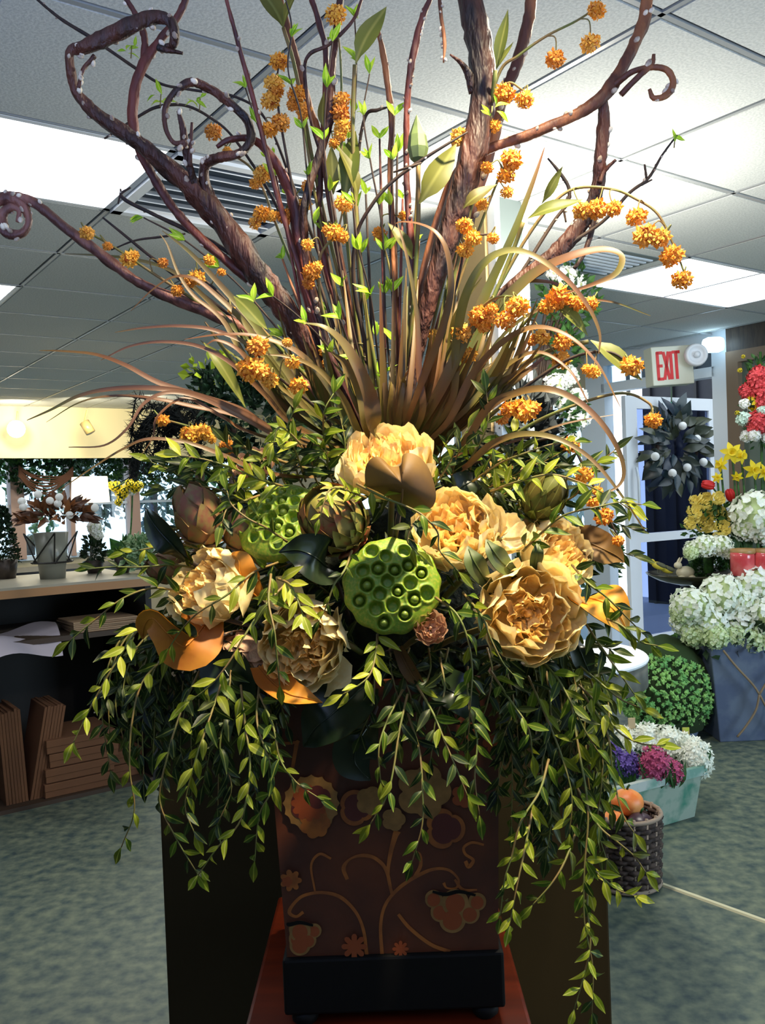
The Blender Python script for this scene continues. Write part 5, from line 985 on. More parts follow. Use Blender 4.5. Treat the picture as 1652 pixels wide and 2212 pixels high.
VN = [
 ('vine drooping from centre down over the left peony', [(600, 1215, 1.02), (545, 1238, .98), (490, 1285, .96), (430, 1322, .96), (392, 1360, .97), (365, 1400, .98)], 48, 26, 'v'),
 ('bright vine trailing left of the lower peony toward bottom left', [(618, 1260, .99), (570, 1310, .96), (530, 1370, .94), (495, 1430, .93), (455, 1480, .93), (410, 1515, .94)], 50, 25, 'y'),
 ('vine hanging straight over the lower centre-left peony', [(585, 1240, .98), (580, 1300, .95), (592, 1360, .93), (598, 1420, .93), (604, 1480, .94)], 48, 26, 'v'),
 ('bright vine tuft over the top of the lower peony', [(600, 1250, .97), (625, 1262, .95), (640, 1290, .94), (655, 1330, .93)], 50, 16, 'y'),
 ('vine curving right of the dark magnolia leaf', [(760, 1190, 1.0), (745, 1230, .97), (722, 1262, .96), (705, 1310, .96), (690, 1340, .96)], 34, 20, 'v'),
 ('vine tuft across the artichoke bud top', [(790, 1075, 1.02), (750, 1060, .98), (715, 1055, .96), (700, 1085, .95), (690, 1120, .95)], 34, 15, 'y'),
 ('thin vine from the top peony leaf toward the right peony', [(770, 1045, 1.0), (830, 1075, .97), (880, 1095, .96), (915, 1115, .95), (945, 1150, .95), (950, 1190, .95), (990, 1235, .95)], 46, 28, 'v'),
 ('short bright vine in the dark gap left of the right-centre peony', [(905, 1115, .97), (888, 1140, .96), (880, 1170, .96), (900, 1190, .96)], 48, 22, 'v'),
 ('vine hanging under the middle lotus pod toward the vase', [(815, 1370, 1.02), (812, 1410, .99), (800, 1455, .97), (775, 1480, .96), (740, 1500, .96)], 48, 17, 'y'),
 ('thin vine from the small peony bud down right', [(940, 1290, 1.0), (985, 1325, .97), (1010, 1380, .96), (1020, 1450, .96), (1015, 1530, .96), (1010, 1620, .98)], 50, 24, 'v'),
 ('vine draping left of the largest peony', [(1000, 1280, 1.0), (1040, 1330, .95), (1060, 1380, .94), (1085, 1430, .94), (1110, 1460, .95)], 42, 21, 'v'),
 ('vine above the largest peony crossing to the golden leaf', [(1235, 1220, 1.0), (1270, 1260, .96), (1310, 1290, .95), (1350, 1330, .95), (1390, 1370, .96)], 46, 22, 'v'),
 ('vine sprig reaching right past the round grey table', [(1290, 1330, 1.0), (1340, 1350, .97), (1380, 1385, .96), (1420, 1395, .96)], 46, 18, 'v'),
 ('vine arching over the right peonies to the far right', [(1130, 1190, 1.02), (1170, 1150, .98), (1220, 1112, .96), (1290, 1095, .95), (1340, 1085, .96), (1385, 1090, .97)], 52, 24, 'v'),
 ('bright vine at upper right pointing toward the door', [(1060, 1060, 1.05), (1120, 1040, 1.0), (1190, 1025, .98), (1260, 1045, .97), (1320, 1075, .98), (1360, 1100, .99)], 50, 22, 'y'),
 ('vine lifting at right above the artichoke bud', [(1020, 1040, 1.08), (1080, 1000, 1.04), (1130, 980, 1.02), (1190, 960, 1.02), (1240, 955, 1.03)], 44, 16, 'v'),
 ('vine rising right of the grass base', [(1010, 1000, 1.1), (1040, 950, 1.08), (1055, 900, 1.07), (1050, 845, 1.07)], 48, 17, 'v'),
 ('vine standing behind the right-centre peony', [(1060, 1080, 1.1), (1080, 1030, 1.08), (1105, 985, 1.07), (1110, 940, 1.08)], 50, 15, 'v'),
 ('vine right of the top peony over the dark gap', [(930, 1060, 1.1), (965, 1010, 1.1), (990, 960, 1.1), (1010, 925, 1.1)], 48, 17, 'v'),
 ('vine spreading right from the grass base above the bud', [(1040, 1060, 1.1), (1100, 1030, 1.08), (1165, 1000, 1.07), (1210, 1010, 1.06)], 46, 15, 'v'),
 ('yellow-green vine reaching far left over the counter', [(610, 1050, 1.05), (560, 1035, 1.0), (500, 1010, .97), (440, 992, .95), (390, 985, .95)], 52, 18, 'y'),
 ('vine left of the upper lotus pod', [(560, 1070, 1.04), (520, 1085, 1.0), (490, 1100, .98), (480, 1130, .97)], 50, 17, 'v'),
 ('thin vine over the upper lotus pod toward the protea', [(620, 1170, 1.0), (575, 1140, .97), (535, 1120, .96), (500, 1090, .96), (490, 1060, .96)], 46, 22, 'v'),
 ('vine rising at left of the grass base', [(660, 1040, 1.12), (640, 980, 1.08), (620, 930, 1.06), (635, 885, 1.05)], 48, 13, 'v'),
 ('tall vine sprig left of the top peony', [(710, 1020, 1.12), (700, 950, 1.1), (700, 890, 1.06), (720, 850, 1.06)], 48, 14, 'v'),
 ('dark vine sprig close to the top peony left side', [(740, 1030, 1.14), (745, 960, 1.12), (735, 900, 1.12)], 46, 14, 'd'),
 ('drooping yellow vine tuft under the left grass arcs', [(650, 960, 1.02), (620, 930, .99), (600, 925, .98), (590, 960, .98)], 44, 13, 'y'),
 ('vine crossing behind the protea bud to the left', [(560, 1100, 1.12), (480, 1060, 1.1), (410, 1050, 1.08), (350, 1060, 1.08)], 44, 20, 'd'),
 ('thin vine reaching left over the counter top', [(440, 1230, 1.08), (370, 1220, 1.05), (300, 1225, 1.03), (240, 1225, 1.03), (200, 1228, 1.03)], 38, 20, 'v'),
 ('thin vine above the counter pointing left', [(460, 1200, 1.1), (390, 1175, 1.07), (320, 1185, 1.06), (270, 1195, 1.06)], 38, 20, 'y'),
 ('vine at far left drooping past the counter shelf', [(420, 1290, 1.08), (340, 1270, 1.04), (270, 1290, 1.02), (210, 1335, 1.01), (150, 1385, 1.01)], 48, 22, 'v'),
 ('vine hanging at the far left with bright tips over the boxes', [(370, 1330, 1.06), (300, 1360, 1.02), (245, 1440, 1.0), (205, 1510, 1.0), (180, 1560, 1.0), (158, 1605, 1.0)], 46, 23, 'y'),
 ('vine hanging left down to the floor edge of the counter', [(380, 1400, 1.06), (310, 1470, 1.03), (285, 1560, 1.01), (280, 1660, 1.0), (290, 1750, 1.0), (262, 1830, 1.01)], 44, 27, 'v'),
 ('vine falling over the plinth left edge', [(430, 1450, 1.06), (390, 1540, 1.02), (360, 1640, 1.0), (345, 1730, 1.0), (380, 1810, 1.0), (425, 1885, 1.0)], 46, 22, 'v'),
 ('yellow vine with a pointed tip low at left', [(520, 1480, 1.04), (530, 1570, 1.0), (540, 1660, .98), (520, 1770, .97), (470, 1830, .97), (428, 1890, .98)], 46, 20, 'y'),
 ('vine falling left of the vase edge', [(560, 1480, 1.04), (555, 1560, 1.0), (580, 1640, .98), (590, 1700, .98), (560, 1760, .98), (550, 1860, .99)], 50, 20, 'v'),
 ('vine whose tip turns right across the vase sunflower', [(560, 1500, 1.02), (590, 1570, .98), (605, 1640, .97), (640, 1690, .96), (690, 1725, .96)], 42, 20, 'v'),
 ('vine hanging left over the plinth middle', [(480, 1470, 1.05), (450, 1560, 1.0), (420, 1650, .98), (400, 1740, .98), (420, 1800, .98)], 48, 17, 'v'),
 ('vine hanging between left and vase edge in shade', [(500, 1440, 1.08), (490, 1530, 1.04), (475, 1620, 1.02), (500, 1700, 1.02), (470, 1780, 1.02)], 48, 16, 'd'),
 ('thin vine over the vase front left of centre', [(870, 1490, 1.04), (835, 1560, 1.0), (818, 1620, .98), (822, 1690, .98)], 46, 23, 'v'),
 ('long vine over the vase front reaching down left', [(880, 1500, 1.03), (862, 1580, .99), (850, 1660, .97), (835, 1720, .96), (800, 1780, .96)], 46, 22, 'v'),
 ('vine over the vase front centre with its tip at the scrolls', [(880, 1540, 1.04), (905, 1620, 1.0), (912, 1700, .98), (912, 1780, .97), (890, 1860, .97)], 44, 21, 'v'),
 ('vine over the vase front right of centre', [(900, 1480, 1.03), (935, 1540, .99), (960, 1600, .97), (985, 1660, .96), (1010, 1720, .96)], 48, 20, 'v'),
 ('vine hanging near the vase right side with long leaves', [(1010, 1440, 1.04), (1012, 1520, 1.0), (1030, 1600, .98), (1025, 1680, .97), (1035, 1760, .97)], 52, 22, 'v'),
 ('vine falling from the largest peony over the vase edge', [(1060, 1450, 1.03), (1100, 1510, .99), (1140, 1570, .97), (1150, 1630, .97)], 50, 20, 'v'),
 ('curved vine with wide bright leaves right of the vase', [(1185, 1640, 1.0), (1165, 1710, .97), (1125, 1775, .95), (1105, 1850, .95), (1090, 1900, .95), (1080, 1980, .96)], 44, 24, 'v'),
 ('vine with a curled yellow tip at the vase right edge', [(1150, 1750, 1.0), (1130, 1850, .97), (1115, 1920, .96), (1100, 2000, .96)], 46, 22, 'y'),
 ('vine right of the vase hanging with drooped leaves', [(1250, 1780, 1.0), (1220, 1860, .97), (1190, 1910, .96), (1150, 1955, .96)], 48, 22, 'v'),
 ('longest vine falling to the bottom edge at right', [(1230, 1500, 1.04), (1250, 1620, 1.0), (1270, 1750, .98), (1262, 1880, .97), (1262, 1990, .97), (1280, 2090, .97), (1278, 2190, .97)], 46, 20, 'v'),
 ('yellowish vine beside the longest vine at the bottom right', [(1280, 1850, 1.0), (1268, 1950, .98), (1275, 2040, .97), (1260, 2110, .97), (1240, 2180, .97)], 42, 22, 'y'),
 ('vine swinging right across the basket', [(1240, 1690, 1.0), (1290, 1780, .97), (1335, 1820, .96), (1370, 1850, .96), (1395, 1885, .96)], 48, 24, 'v'),
 ('yellow vine pointing right at the basket foot', [(1260, 1850, .99), (1290, 1885, .97), (1330, 1920, .96), (1370, 1935, .96)], 46, 15, 'y'),
 ('vine hanging before the hyacinth box edge', [(1260, 1500, 1.03), (1310, 1580, .99), (1325, 1680, .98), (1345, 1760, .97), (1370, 1800, .97)], 48, 22, 'v'),
 ('vine reaching right over the white hyacinths', [(1250, 1480, 1.04), (1300, 1530, 1.0), (1335, 1580, .98), (1380, 1605, .97), (1420, 1610, .97)], 48, 22, 'y'),
 ('vine hanging below the round grey table edge', [(1230, 1420, 1.05), (1290, 1470, 1.0), (1340, 1510, .98), (1385, 1530, .98)], 50, 20, 'v'),
 ('vine dropping from the golden leaf at right', [(1260, 1340, 1.04), (1300, 1400, 1.0), (1335, 1450, .98), (1370, 1500, .98)], 48, 20, 'v'),
 ('vine falling down the plinth right of centre', [(1140, 1460, 1.05), (1180, 1550, 1.01), (1215, 1640, .99), (1235, 1720, .98), (1230, 1800, .98)], 50, 18, 'v'),
 ('vine falling behind the right vine curtain', [(1180, 1450, 1.08), (1190, 1560, 1.05), (1170, 1660, 1.03), (1190, 1760, 1.03), (1180, 1850, 1.03)], 48, 15, 'd'),
 ('vine falling at the right outer side of the curtain', [(1270, 1450, 1.06), (1300, 1560, 1.03), (1300, 1680, 1.02), (1290, 1780, 1.02), (1310, 1860, 1.02)], 48, 16, 'v'),
 ('vine starting under the largest peony toward the curtain', [(1150, 1410, 1.03), (1200, 1460, 1.0), (1235, 1520, .98), (1270, 1590, .97), (1310, 1650, .97)], 50, 17, 'v'),
 ('vine hanging in the shade under the middle of the bouquet', [(950, 1420, 1.06), (960, 1490, 1.03), (940, 1560, 1.02), (930, 1640, 1.02)], 46, 17, 'd'),
]
for v_ in VN: vine(*v_)
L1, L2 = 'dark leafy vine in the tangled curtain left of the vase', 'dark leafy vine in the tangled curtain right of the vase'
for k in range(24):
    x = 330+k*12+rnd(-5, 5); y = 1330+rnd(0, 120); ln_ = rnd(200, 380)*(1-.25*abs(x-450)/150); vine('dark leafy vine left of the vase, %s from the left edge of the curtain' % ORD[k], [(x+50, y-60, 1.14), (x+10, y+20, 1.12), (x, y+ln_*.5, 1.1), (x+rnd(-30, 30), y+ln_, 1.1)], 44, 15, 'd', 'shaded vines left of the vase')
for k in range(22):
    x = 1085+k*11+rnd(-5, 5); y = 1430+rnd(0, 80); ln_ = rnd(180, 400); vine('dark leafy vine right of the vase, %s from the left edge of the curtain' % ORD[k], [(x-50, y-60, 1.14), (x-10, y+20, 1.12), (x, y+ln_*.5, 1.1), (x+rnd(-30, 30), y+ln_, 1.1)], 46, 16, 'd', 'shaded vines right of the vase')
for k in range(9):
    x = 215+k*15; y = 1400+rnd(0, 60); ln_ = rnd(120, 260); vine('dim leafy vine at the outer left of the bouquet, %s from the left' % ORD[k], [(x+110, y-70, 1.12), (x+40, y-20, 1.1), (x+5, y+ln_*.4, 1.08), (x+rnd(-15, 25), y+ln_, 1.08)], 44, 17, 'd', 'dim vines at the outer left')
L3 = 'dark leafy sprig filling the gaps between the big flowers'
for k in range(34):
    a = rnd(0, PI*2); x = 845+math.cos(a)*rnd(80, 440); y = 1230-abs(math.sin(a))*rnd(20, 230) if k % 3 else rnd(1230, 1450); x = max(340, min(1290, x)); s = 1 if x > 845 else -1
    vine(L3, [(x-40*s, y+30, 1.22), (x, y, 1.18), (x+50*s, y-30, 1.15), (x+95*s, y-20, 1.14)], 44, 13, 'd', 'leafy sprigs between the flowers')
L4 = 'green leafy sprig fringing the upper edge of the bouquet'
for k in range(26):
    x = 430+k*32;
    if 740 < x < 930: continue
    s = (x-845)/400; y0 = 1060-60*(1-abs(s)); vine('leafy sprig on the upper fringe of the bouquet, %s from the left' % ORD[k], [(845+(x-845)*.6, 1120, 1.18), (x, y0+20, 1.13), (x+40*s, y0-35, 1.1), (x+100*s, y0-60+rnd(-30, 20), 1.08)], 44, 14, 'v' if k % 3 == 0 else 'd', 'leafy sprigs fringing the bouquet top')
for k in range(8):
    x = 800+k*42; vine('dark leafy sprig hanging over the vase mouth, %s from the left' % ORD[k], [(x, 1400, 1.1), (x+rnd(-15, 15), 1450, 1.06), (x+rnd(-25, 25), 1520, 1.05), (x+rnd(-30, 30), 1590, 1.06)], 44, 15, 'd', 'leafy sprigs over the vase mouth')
print('leaves', NL[0])
# ------------------------------------------------------------------ background plants and goods
def leafcloud(t, c_, rad, n, ln, m, name='foliage', wid=.3, shell=.55, up=.3, out=.8):
    mb = MB()
    for _ in range(n):
        d = rv(); p = c_+V3((d.x*rad[0], d.y*rad[1], d.z*rad[2]))*rnd(shell, 1)
        D = (d*out+rv()*.6+V3((0, 0, up))).normalized(); X = D.cross(rv()).normalized(); l = ln*rnd(.6, 1.2); Z = X.cross(D)
        mb.add([p, p+D*l*.5+X*l*wid, p+D*l+Z*l*.15, p+D*l*.5-X*l*wid], [(0, 1, 2), (0, 2, 3)])
    return mb.part(name, m, t, False, kind='stuff')
def heads(t, me, lst, d, name='flower_head', label=None, sq=1):
    for (x, y, r) in lst:
        dd_ = d+rnd(-.04, .04); part(name, me, t, M4.Translation(P(x, y, dd_)) @ M4.Rotation(rnd(0, 6), 4, 'Z') @ M4.Diagonal((r*dd_/FPX,)*3+(1,)), label)
def lathe_px(t, name, rows, d, m, n=28, label=None, smooth=True):
    """rows [(px_center, py, half width px)] top->bottom"""
    c_ = P(rows[-1][0], rows[-1][1], d); pr = []
    for (x, y, r) in rows[::-1]: pr.append((r*d/FPX, P(x, y, d).z-c_.z))
    mb = MB(); mb.lathe([(.001, pr[0][1])]+pr+[(pr[-1][0]*.86, pr[-1][1]), (pr[-1][0]*.8, pr[-1][1]-.01), (.001, pr[-1][1]-.012)], n, M4.Translation(c_)); return mb.part(name, m, t, smooth, label)
hyd_w = mat('white_hydrangea', (250, 252, 244), .7, rnd=[(252, 253, 248), (246, 250, 236)], c2=(238, 245, 218), scale=5, lo=.5, hi=.8, trans=.2)
hyd_g = mat('greenish_hydrangea', (232, 240, 206), .7, c2=(182, 206, 140), scale=9, trans=.2)
white_f = mat('white_bloom', (250, 250, 246), .7, trans=.2)
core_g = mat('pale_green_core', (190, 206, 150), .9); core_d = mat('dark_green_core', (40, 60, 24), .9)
green_m = mat('mid_green_leaf', (60, 104, 40), .6, c2=(36, 70, 30), scale=30, trans=.15)
dgreen_m = mat('deep_green_leaf', (20, 44, 24), .6, c2=(34, 64, 30), scale=30)
blk_m = mat('black_green_needles', (12, 18, 14), .8)
sed_m = mat('sedum_green', (150, 196, 110), .8, c2=(104, 164, 92), scale=14)
HYD = [florets('flower_head', 110, hyd_w, .2, 4, 1, .9, .25, .9, core_g, s) for s in (11, 12)]
HYG = florets('flower_head', 110, hyd_g, .2, 4, 1, .9, .25, .9, core_g, 13)
# slate planter of hydrangeas
q = P(1655, 1500, 4.72); px0 = P(1562, 1600, 4.72).x; 
t = thing('hydrangea_planter', 'slate blue tapered planter of white hydrangeas with a jute cord at right', 'planter', (px0+.3, 4.9, 0))
slate_m = mat('slate_blue_planter', (74, 86, 112), .75, c2=(92, 104, 124), scale=9, bump=.1)
zt_ = P(1545, 1380, 4.72).z; xa, xb = px0, P(1530, 1385, 4.72).x
W1 = .66; m = MB(); y0 = 4.74
MP = M4.Translation((0, 0, 0))
def pl_(x, y, z): return V3((x, y, z))
m.add([pl_(xa, y0, .0), pl_(xa+W1-.12, y0, 0), pl_(xa+W1-.12, y0+.45, 0), pl_(xa, y0+.45, 0), pl_(xb, y0-.05, zt_), pl_(xb+W1, y0-.05, zt_), pl_(xb+W1, y0+.5, zt_), pl_(xb, y0+.5, zt_),
       pl_(xb+.03, y0-.02, zt_), pl_(xb+W1-.03, y0-.02, zt_), pl_(xb+W1-.03, y0+.47, zt_), pl_(xb+.03, y0+.47, zt_), pl_(xb+.03, y0-.02, zt_-.06), pl_(xb+W1-.03, y0-.02, zt_-.06), pl_(xb+W1-.03, y0+.47, zt_-.06), pl_(xb+.03, y0+.47, zt_-.06)],
      [(3, 2, 1, 0), (0, 1, 5, 4), (1, 2, 6, 5), (2, 3, 7, 6), (3, 0, 4, 7), (4, 5, 9, 8), (5, 6, 10, 9), (6, 7, 11, 10), (7, 4, 8, 11), (8, 9, 13, 12), (9, 10, 14, 13), (10, 11, 15, 14), (11, 8, 12, 15), (12, 13, 14, 15)])
m.part('pot', slate_m, t, bev=.006)
jute = mat('jute_cord', (136, 116, 92), .9)
for pp in ([(1562, 1405, 4.66), (1590, 1440, 4.66), (1625, 1478, 4.665), (1640, 1500, 4.67)], [(1640, 1500, 4.67), (1632, 1535, 4.68), (1610, 1570, 4.69), (1592, 1592, 4.70)], [(1640, 1500, 4.67), (1660, 1470, 4.665), (1700, 1440, 4.66)], [(1640, 1500, 4.67), (1665, 1545, 4.68), (1700, 1590, 4.7)]):
    pts, _ = pxpath(pp, 5); mb = MB(); mb.tube(pts, .006, 6); mb.part('cord', jute, t, True)
HL = [(1492, 1308, 42), (1560, 1285, 48), (1625, 1262, 46), (1530, 1345, 42), (1600, 1340, 46), (1660, 1330, 50), (1478, 1345, 30), (1700, 1290, 50), (1600, 1300, 40)]
for (x, y, r) in HL: heads(t, random.choice(HYD), [(x, y, r)], 4.8)
heads(t, HYG, [(1545, 1375, 30), (1620, 1382, 36), (1652, 1376, 36), (1500, 1370, 30), (1580, 1372, 28), (1472, 1325, 26)], 4.75)
leafcloud(t, P(1600, 1370, 4.85), (.32, .2, .12), 160, .08, dgreen_m)
# sedum bush
t = thing('sedum_bush', 'round pale green sedum bush on the floor beside the slate planter', 'plant', (P(1440, 1600, 4.9).x, 4.9, 0))
lathe_px(t, 'pot', [(1440, 1560, 70), (1440, 1585, 62), (1440, 1602, 55)], 4.9, slate_m)
mb = MB(); tiny = []
for k in range(420):
    z = 1-1.75*(k+.5)/420; ph = k*2.39996; q_ = math.sqrt(max(0, 1-z*z)); x = 1440+q_*math.cos(ph)*102; y = 1500-z*88; dd_ = 4.85-q_*math.sin(ph)*.26
    if math.sin(ph) < -.5: continue
    p = P(x+rnd(-4, 4), y+rnd(-4, 4), dd_)
    fl = rnd(.018, .028)
    for j in range(9):
        e = (rv()+V3((0, -.6, .2))).normalized(); u_ = e.orthogonal().normalized()*fl*.42; v_ = e.cross(u_); c0 = p+e*fl*.35; c1 = p+e*fl
        mb.add([c0+u_, c0+v_, c0-u_, c0-v_, c1], [(0, 1, 4), (1, 2, 4), (2, 3, 4), (3, 0, 4)])
mb.part('foliage', sed_m, t, kind='stuff')
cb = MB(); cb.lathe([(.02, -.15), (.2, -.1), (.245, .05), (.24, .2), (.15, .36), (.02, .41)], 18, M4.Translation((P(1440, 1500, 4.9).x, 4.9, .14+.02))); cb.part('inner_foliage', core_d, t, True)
leafcloud(t, P(1520, 1500, 4.98), (.09, .1, .2), 260, .03, mat('olive_sedum', (84, 104, 44), .7), name='side_foliage')
t = thing('shrub', 'small green shrub between the door and the slate planter', 'plant', (P(1495, 1590, 5.2).x, 5.2, 0))
lathe_px(t, 'pot', [(1495, 1480, 26), (1495, 1520, 24), (1495, 1555, 20)], 5.2, slate_m)
leafcloud(t, P(1495, 1400, 5.2), (.11, .1, .12), 420, .04, mat('fresh_shrub_green', (92, 140, 70), .7))
# hyacinth box
t = thing('flower_box', 'weathered white and teal wooden box of hyacinths at lower right', 'planter box', onz(1460, 1775, 0))
box_m = mat('teal_white_distressed', (150, 164, 148), .8, c2=(70, 130, 108), scale=9, lo=.42, hi=.58)
rim_m = mat('white_distressed_rim', (176, 184, 178), .8, c2=(110, 150, 136), scale=12)
br = onz(1500, 1765, 0); bl = onz(1425, 1787, 0); dirx = (bl-br).normalized(); L0 = .62; zb_ = .215
nrm = V3((-dirx.y, dirx.x, 0)); nrm = nrm if nrm.y > 0 else -nrm
def bp(a, b, z, ov=0): return br+dirx*(a)+nrm*b+V3((0, 0, z))
fl_ = .028; m = MB(); wv = .24
o8 = [bp(0, 0, .002), bp(L0, 0, .002), bp(L0, wv, .002), bp(0, wv, .002), bp(-fl_, -fl_, zb_), bp(L0+fl_, -fl_, zb_), bp(L0+fl_, wv+fl_, zb_), bp(-fl_, wv+fl_, zb_)]
i8 = [bp(-fl_+.012, -fl_+.012, zb_), bp(L0+fl_-.012, -fl_+.012, zb_), bp(L0+fl_-.012, wv+fl_-.012, zb_), bp(-fl_+.012, wv+fl_-.012, zb_)]
m.add(o8+i8+[v-V3((0, 0, .06)) for v in i8], [(3, 2, 1, 0), (0, 1, 5, 4), (1, 2, 6, 5), (2, 3, 7, 6), (3, 0, 4, 7), (4, 5, 9, 8), (5, 6, 10, 9), (6, 7, 11, 10), (7, 4, 8, 11), (8, 9, 13, 12), (9, 10, 14, 13), (10, 11, 15, 14), (11, 8, 12, 15), (12, 13, 14, 15)])
m.part('body', box_m, t)
for (a0, a1, b0, b1) in ((-fl_-.012, L0+fl_+.012, -fl_-.012, -fl_+.01), (-fl_-.012, L0+fl_+.012, wv+fl_-.01, wv+fl_+.012), (-fl_-.012, -fl_+.01, -fl_, wv+fl_), (L0+fl_-.01, L0+fl_+.012, -fl_, wv+fl_)):
    m = MB(); m.add([bp(a0, b0, zb_-.03), bp(a1, b0, zb_-.03), bp(a1, b1, zb_-.03), bp(a0, b1, zb_-.03), bp(a0, b0, zb_+.008), bp(a1, b0, zb_+.008), bp(a1, b1, zb_+.008), bp(a0, b1, zb_+.008)], [(3, 2, 1, 0), (4, 5, 6, 7), (0, 1, 5, 4), (1, 2, 6, 5), (2, 3, 7, 6), (3, 0, 4, 7)]); m.part('rim', rim_m, t)
def hyac(px, py, d, r, m, label, sq=1.35, grp='hyacinths in the wooden box'):
    c_ = P(px, py, d); t2 = thing('hyacinth', label, 'flower', V3((c_.x, c_.y, zb_-.04)), grp)
    me = florets('flower_spike', 90, m, .3, 5, 1, sq, .3, .5, m, int(px)); R = r*d/FPX; part('flower_spike', me, t2, M4.Translation(c_) @ M4.Diagonal((R, R, R, 1)))
    mb = MB(); mb.tube([c_-V3((0, 0, R*.8)), V3((c_.x, c_.y, zb_-.05))], .007, 6); mb.part('stem', green_m, t2, True)
    for k in range(3):
        a = rnd(0, 6.28); b = V3((c_.x+math.cos(a)*.02, c_.y-abs(math.sin(a))*.03, zb_-.05)); D = V3((math.cos(a)*.35, -.2, 1)); L_ = rnd(.1, .16); part('leaf', hleaf, t2, frame(b, D, V3((rnd(-.4, .4), -1, .2)), (L_*.9, L_, L_)))
hleaf = leafmesh('leaf', mat('hyacinth_leaf', (36, 74, 30), .5, c2=(52, 96, 40), scale=20), wid=.11, curl=.1, n=5)
whm = mat('white_hyacinth', (244, 246, 232), .7, trans=.15); pum = mat('purple_hyacinth', (84, 62, 150), .7, c2=(120, 96, 180), scale=60); mgm = mat('magenta_hyacinth', (156, 40, 88), .7, c2=(196, 90, 130), scale=60)
hyac(1395, 1600, 3.85, 34, whm, 'white hyacinth at the back left of the box', 1.1); hyac(1440, 1610, 3.84, 36, whm, 'white hyacinth at the back middle of the box', 1.15)
hyac(1352, 1605, 3.86, 30, whm, 'white hyacinth at the far left back of the box', 1.1); hyac(1502, 1640, 3.75, 34, whm, 'white hyacinth at the right end of the box', 1.3); hyac(1475, 1615, 3.88, 28, whm, 'white hyacinth behind the right end of the box', 1.1)
hyac(1357, 1653, 3.66, 26, pum, 'purple hyacinth beside the magenta ones in the box', 1.2); hyac(1322, 1625, 3.72, 20, pum, 'purple hyacinth half hidden at the left of the box', 1.2)
hyac(1413, 1652, 3.6, 32, mgm, 'large magenta hyacinth at the front of the box', 1.25); hyac(1453, 1668, 3.62, 23, mgm, 'small magenta hyacinth right of the large one', 1.1)
def plank(name, lab, px, py, d, w_, h_, m, cat='tag'):
    c_ = P(px, py, d); mb = MB(); mb.box((c_.x-w_/2, c_.y-.004, c_.z-h_/2), (c_.x+w_/2, c_.y+.004, c_.z+h_/2)); mb.tube([c_+V3((0, .001, -h_/2)), V3((c_.x, c_.y+.001, zb_-.05))], .003, 5)
    return solo(name, mb, m, lab, cat)
plank('plant_pick', 'small wooden pick above the white hyacinths', 1364, 1562, 3.85, .03, .045, mat('pale_wood', (190, 168, 130), .7))
plank('plant_label', 'small yellow-green plant label behind the hyacinth box', 1481, 1580, 3.98, .03, .035, mat('label_green', (176, 190, 60), .6, c2=(200, 160, 110), scale=50))
# wicker basket with gourds
bc = onz(1352, 1905, 0); bc = V3((bc.x, 3.1, 0)); wick = mat('dark_wicker', (84, 66, 56), .85, c2=(52, 40, 36), scale=60); wickl = mat('pale_wicker', (150, 130, 112), .85)
t = thing('wicker_basket', 'round dark wicker basket of gourds beside the plinth at right', 'basket', bc)
Hb = .255; Rb = .118
for k in range(14):
    z = .012+k*.0175; r = Rb*(.93+.09*k/13); mb = MB(); pts = [bc+V3((math.cos(a)*(r+.006*math.cos(a*16+(k % 2)*PI)), math.sin(a)*(r+.006*math.cos(a*16+(k % 2)*PI)), z)) for a in [2*PI*j/64 for j in range(65)]]
    mb.tube(pts, .0095, 5, cap=False); mb.part('woven_band', wick, t, True)
for k in range(16):
    a = 2*PI*k/16; mb = MB(); mb.tube([bc+V3((math.cos(a)*Rb*.93, math.sin(a)*Rb*.93, .005)), bc+V3((math.cos(a)*Rb*1.03, math.sin(a)*Rb*1.03, Hb+.012))], .006, 5); mb.part('stake', wickl, t, True)
mb = MB(); mb.lathe([(.001, .004), (Rb*.9, .004), (Rb*.92, .02)], 24, M4.Translation(bc)); mb.part('base', wick, t)
for rr_, zz_ in ((Rb*1.06, Hb), (Rb*.99, .012)): mb = MB(); mb.tube([bc+V3((math.cos(a)*rr_, math.sin(a)*rr_, zz_)) for a in [2*PI*j/40 for j in range(41)]], .008, 6, cap=False); mb.part('rim_hoop', wickl, t, True)
def gourd(dx, dy, z, r, m, label, sq=.85):
    t2 = thing('gourd', label, 'vegetable', bc+V3((dx, dy, z-r*sq)), 'gourds in the wicker basket'); mb = MB(); vs = []; fs = []
    for i in range(13):
        th_ = PI*i/12
        for k in range(24): a = 2*PI*k/24; q_ = math.sin(th_)*(1+.06*abs(math.cos(a*4))); vs.append(bc+V3((dx+r*q_*math.cos(a), dy+r*q_*math.sin(a), z+r*sq*math.cos(th_))))
    for i in range(12):
        for k in range(24): k2 = (k+1) % 24; fs.append((i*24+k, (i+1)*24+k, (i+1)*24+k2, i*24+k2))
    mb.add(vs, fs); mb.part('fruit', m, t2, True); mb = MB(); c0 = bc+V3((dx, dy, z+r*sq*.95)); mb.tube([c0, c0+V3((.004, -.002, .012)), c0+V3((.01, -.004, .02))], .004, 6); mb.part('stem', green_m, t2, True)
gourd(.02, .03, Hb+.02, .056, mat('orange_gourd', (226, 118, 46), .45, c2=(240, 160, 90), scale=12), 'orange gourd lying on top in the wicker basket')
gourd(.045, -.045, Hb-.03, .045, mat('plum_gourd', (64, 46, 58), .35), 'dark plum gourd in front in the wicker basket'); gourd(-.05, -.03, Hb-.03, .05, MATS['orange_gourd'], 'half hidden orange gourd at the left in the wicker basket')
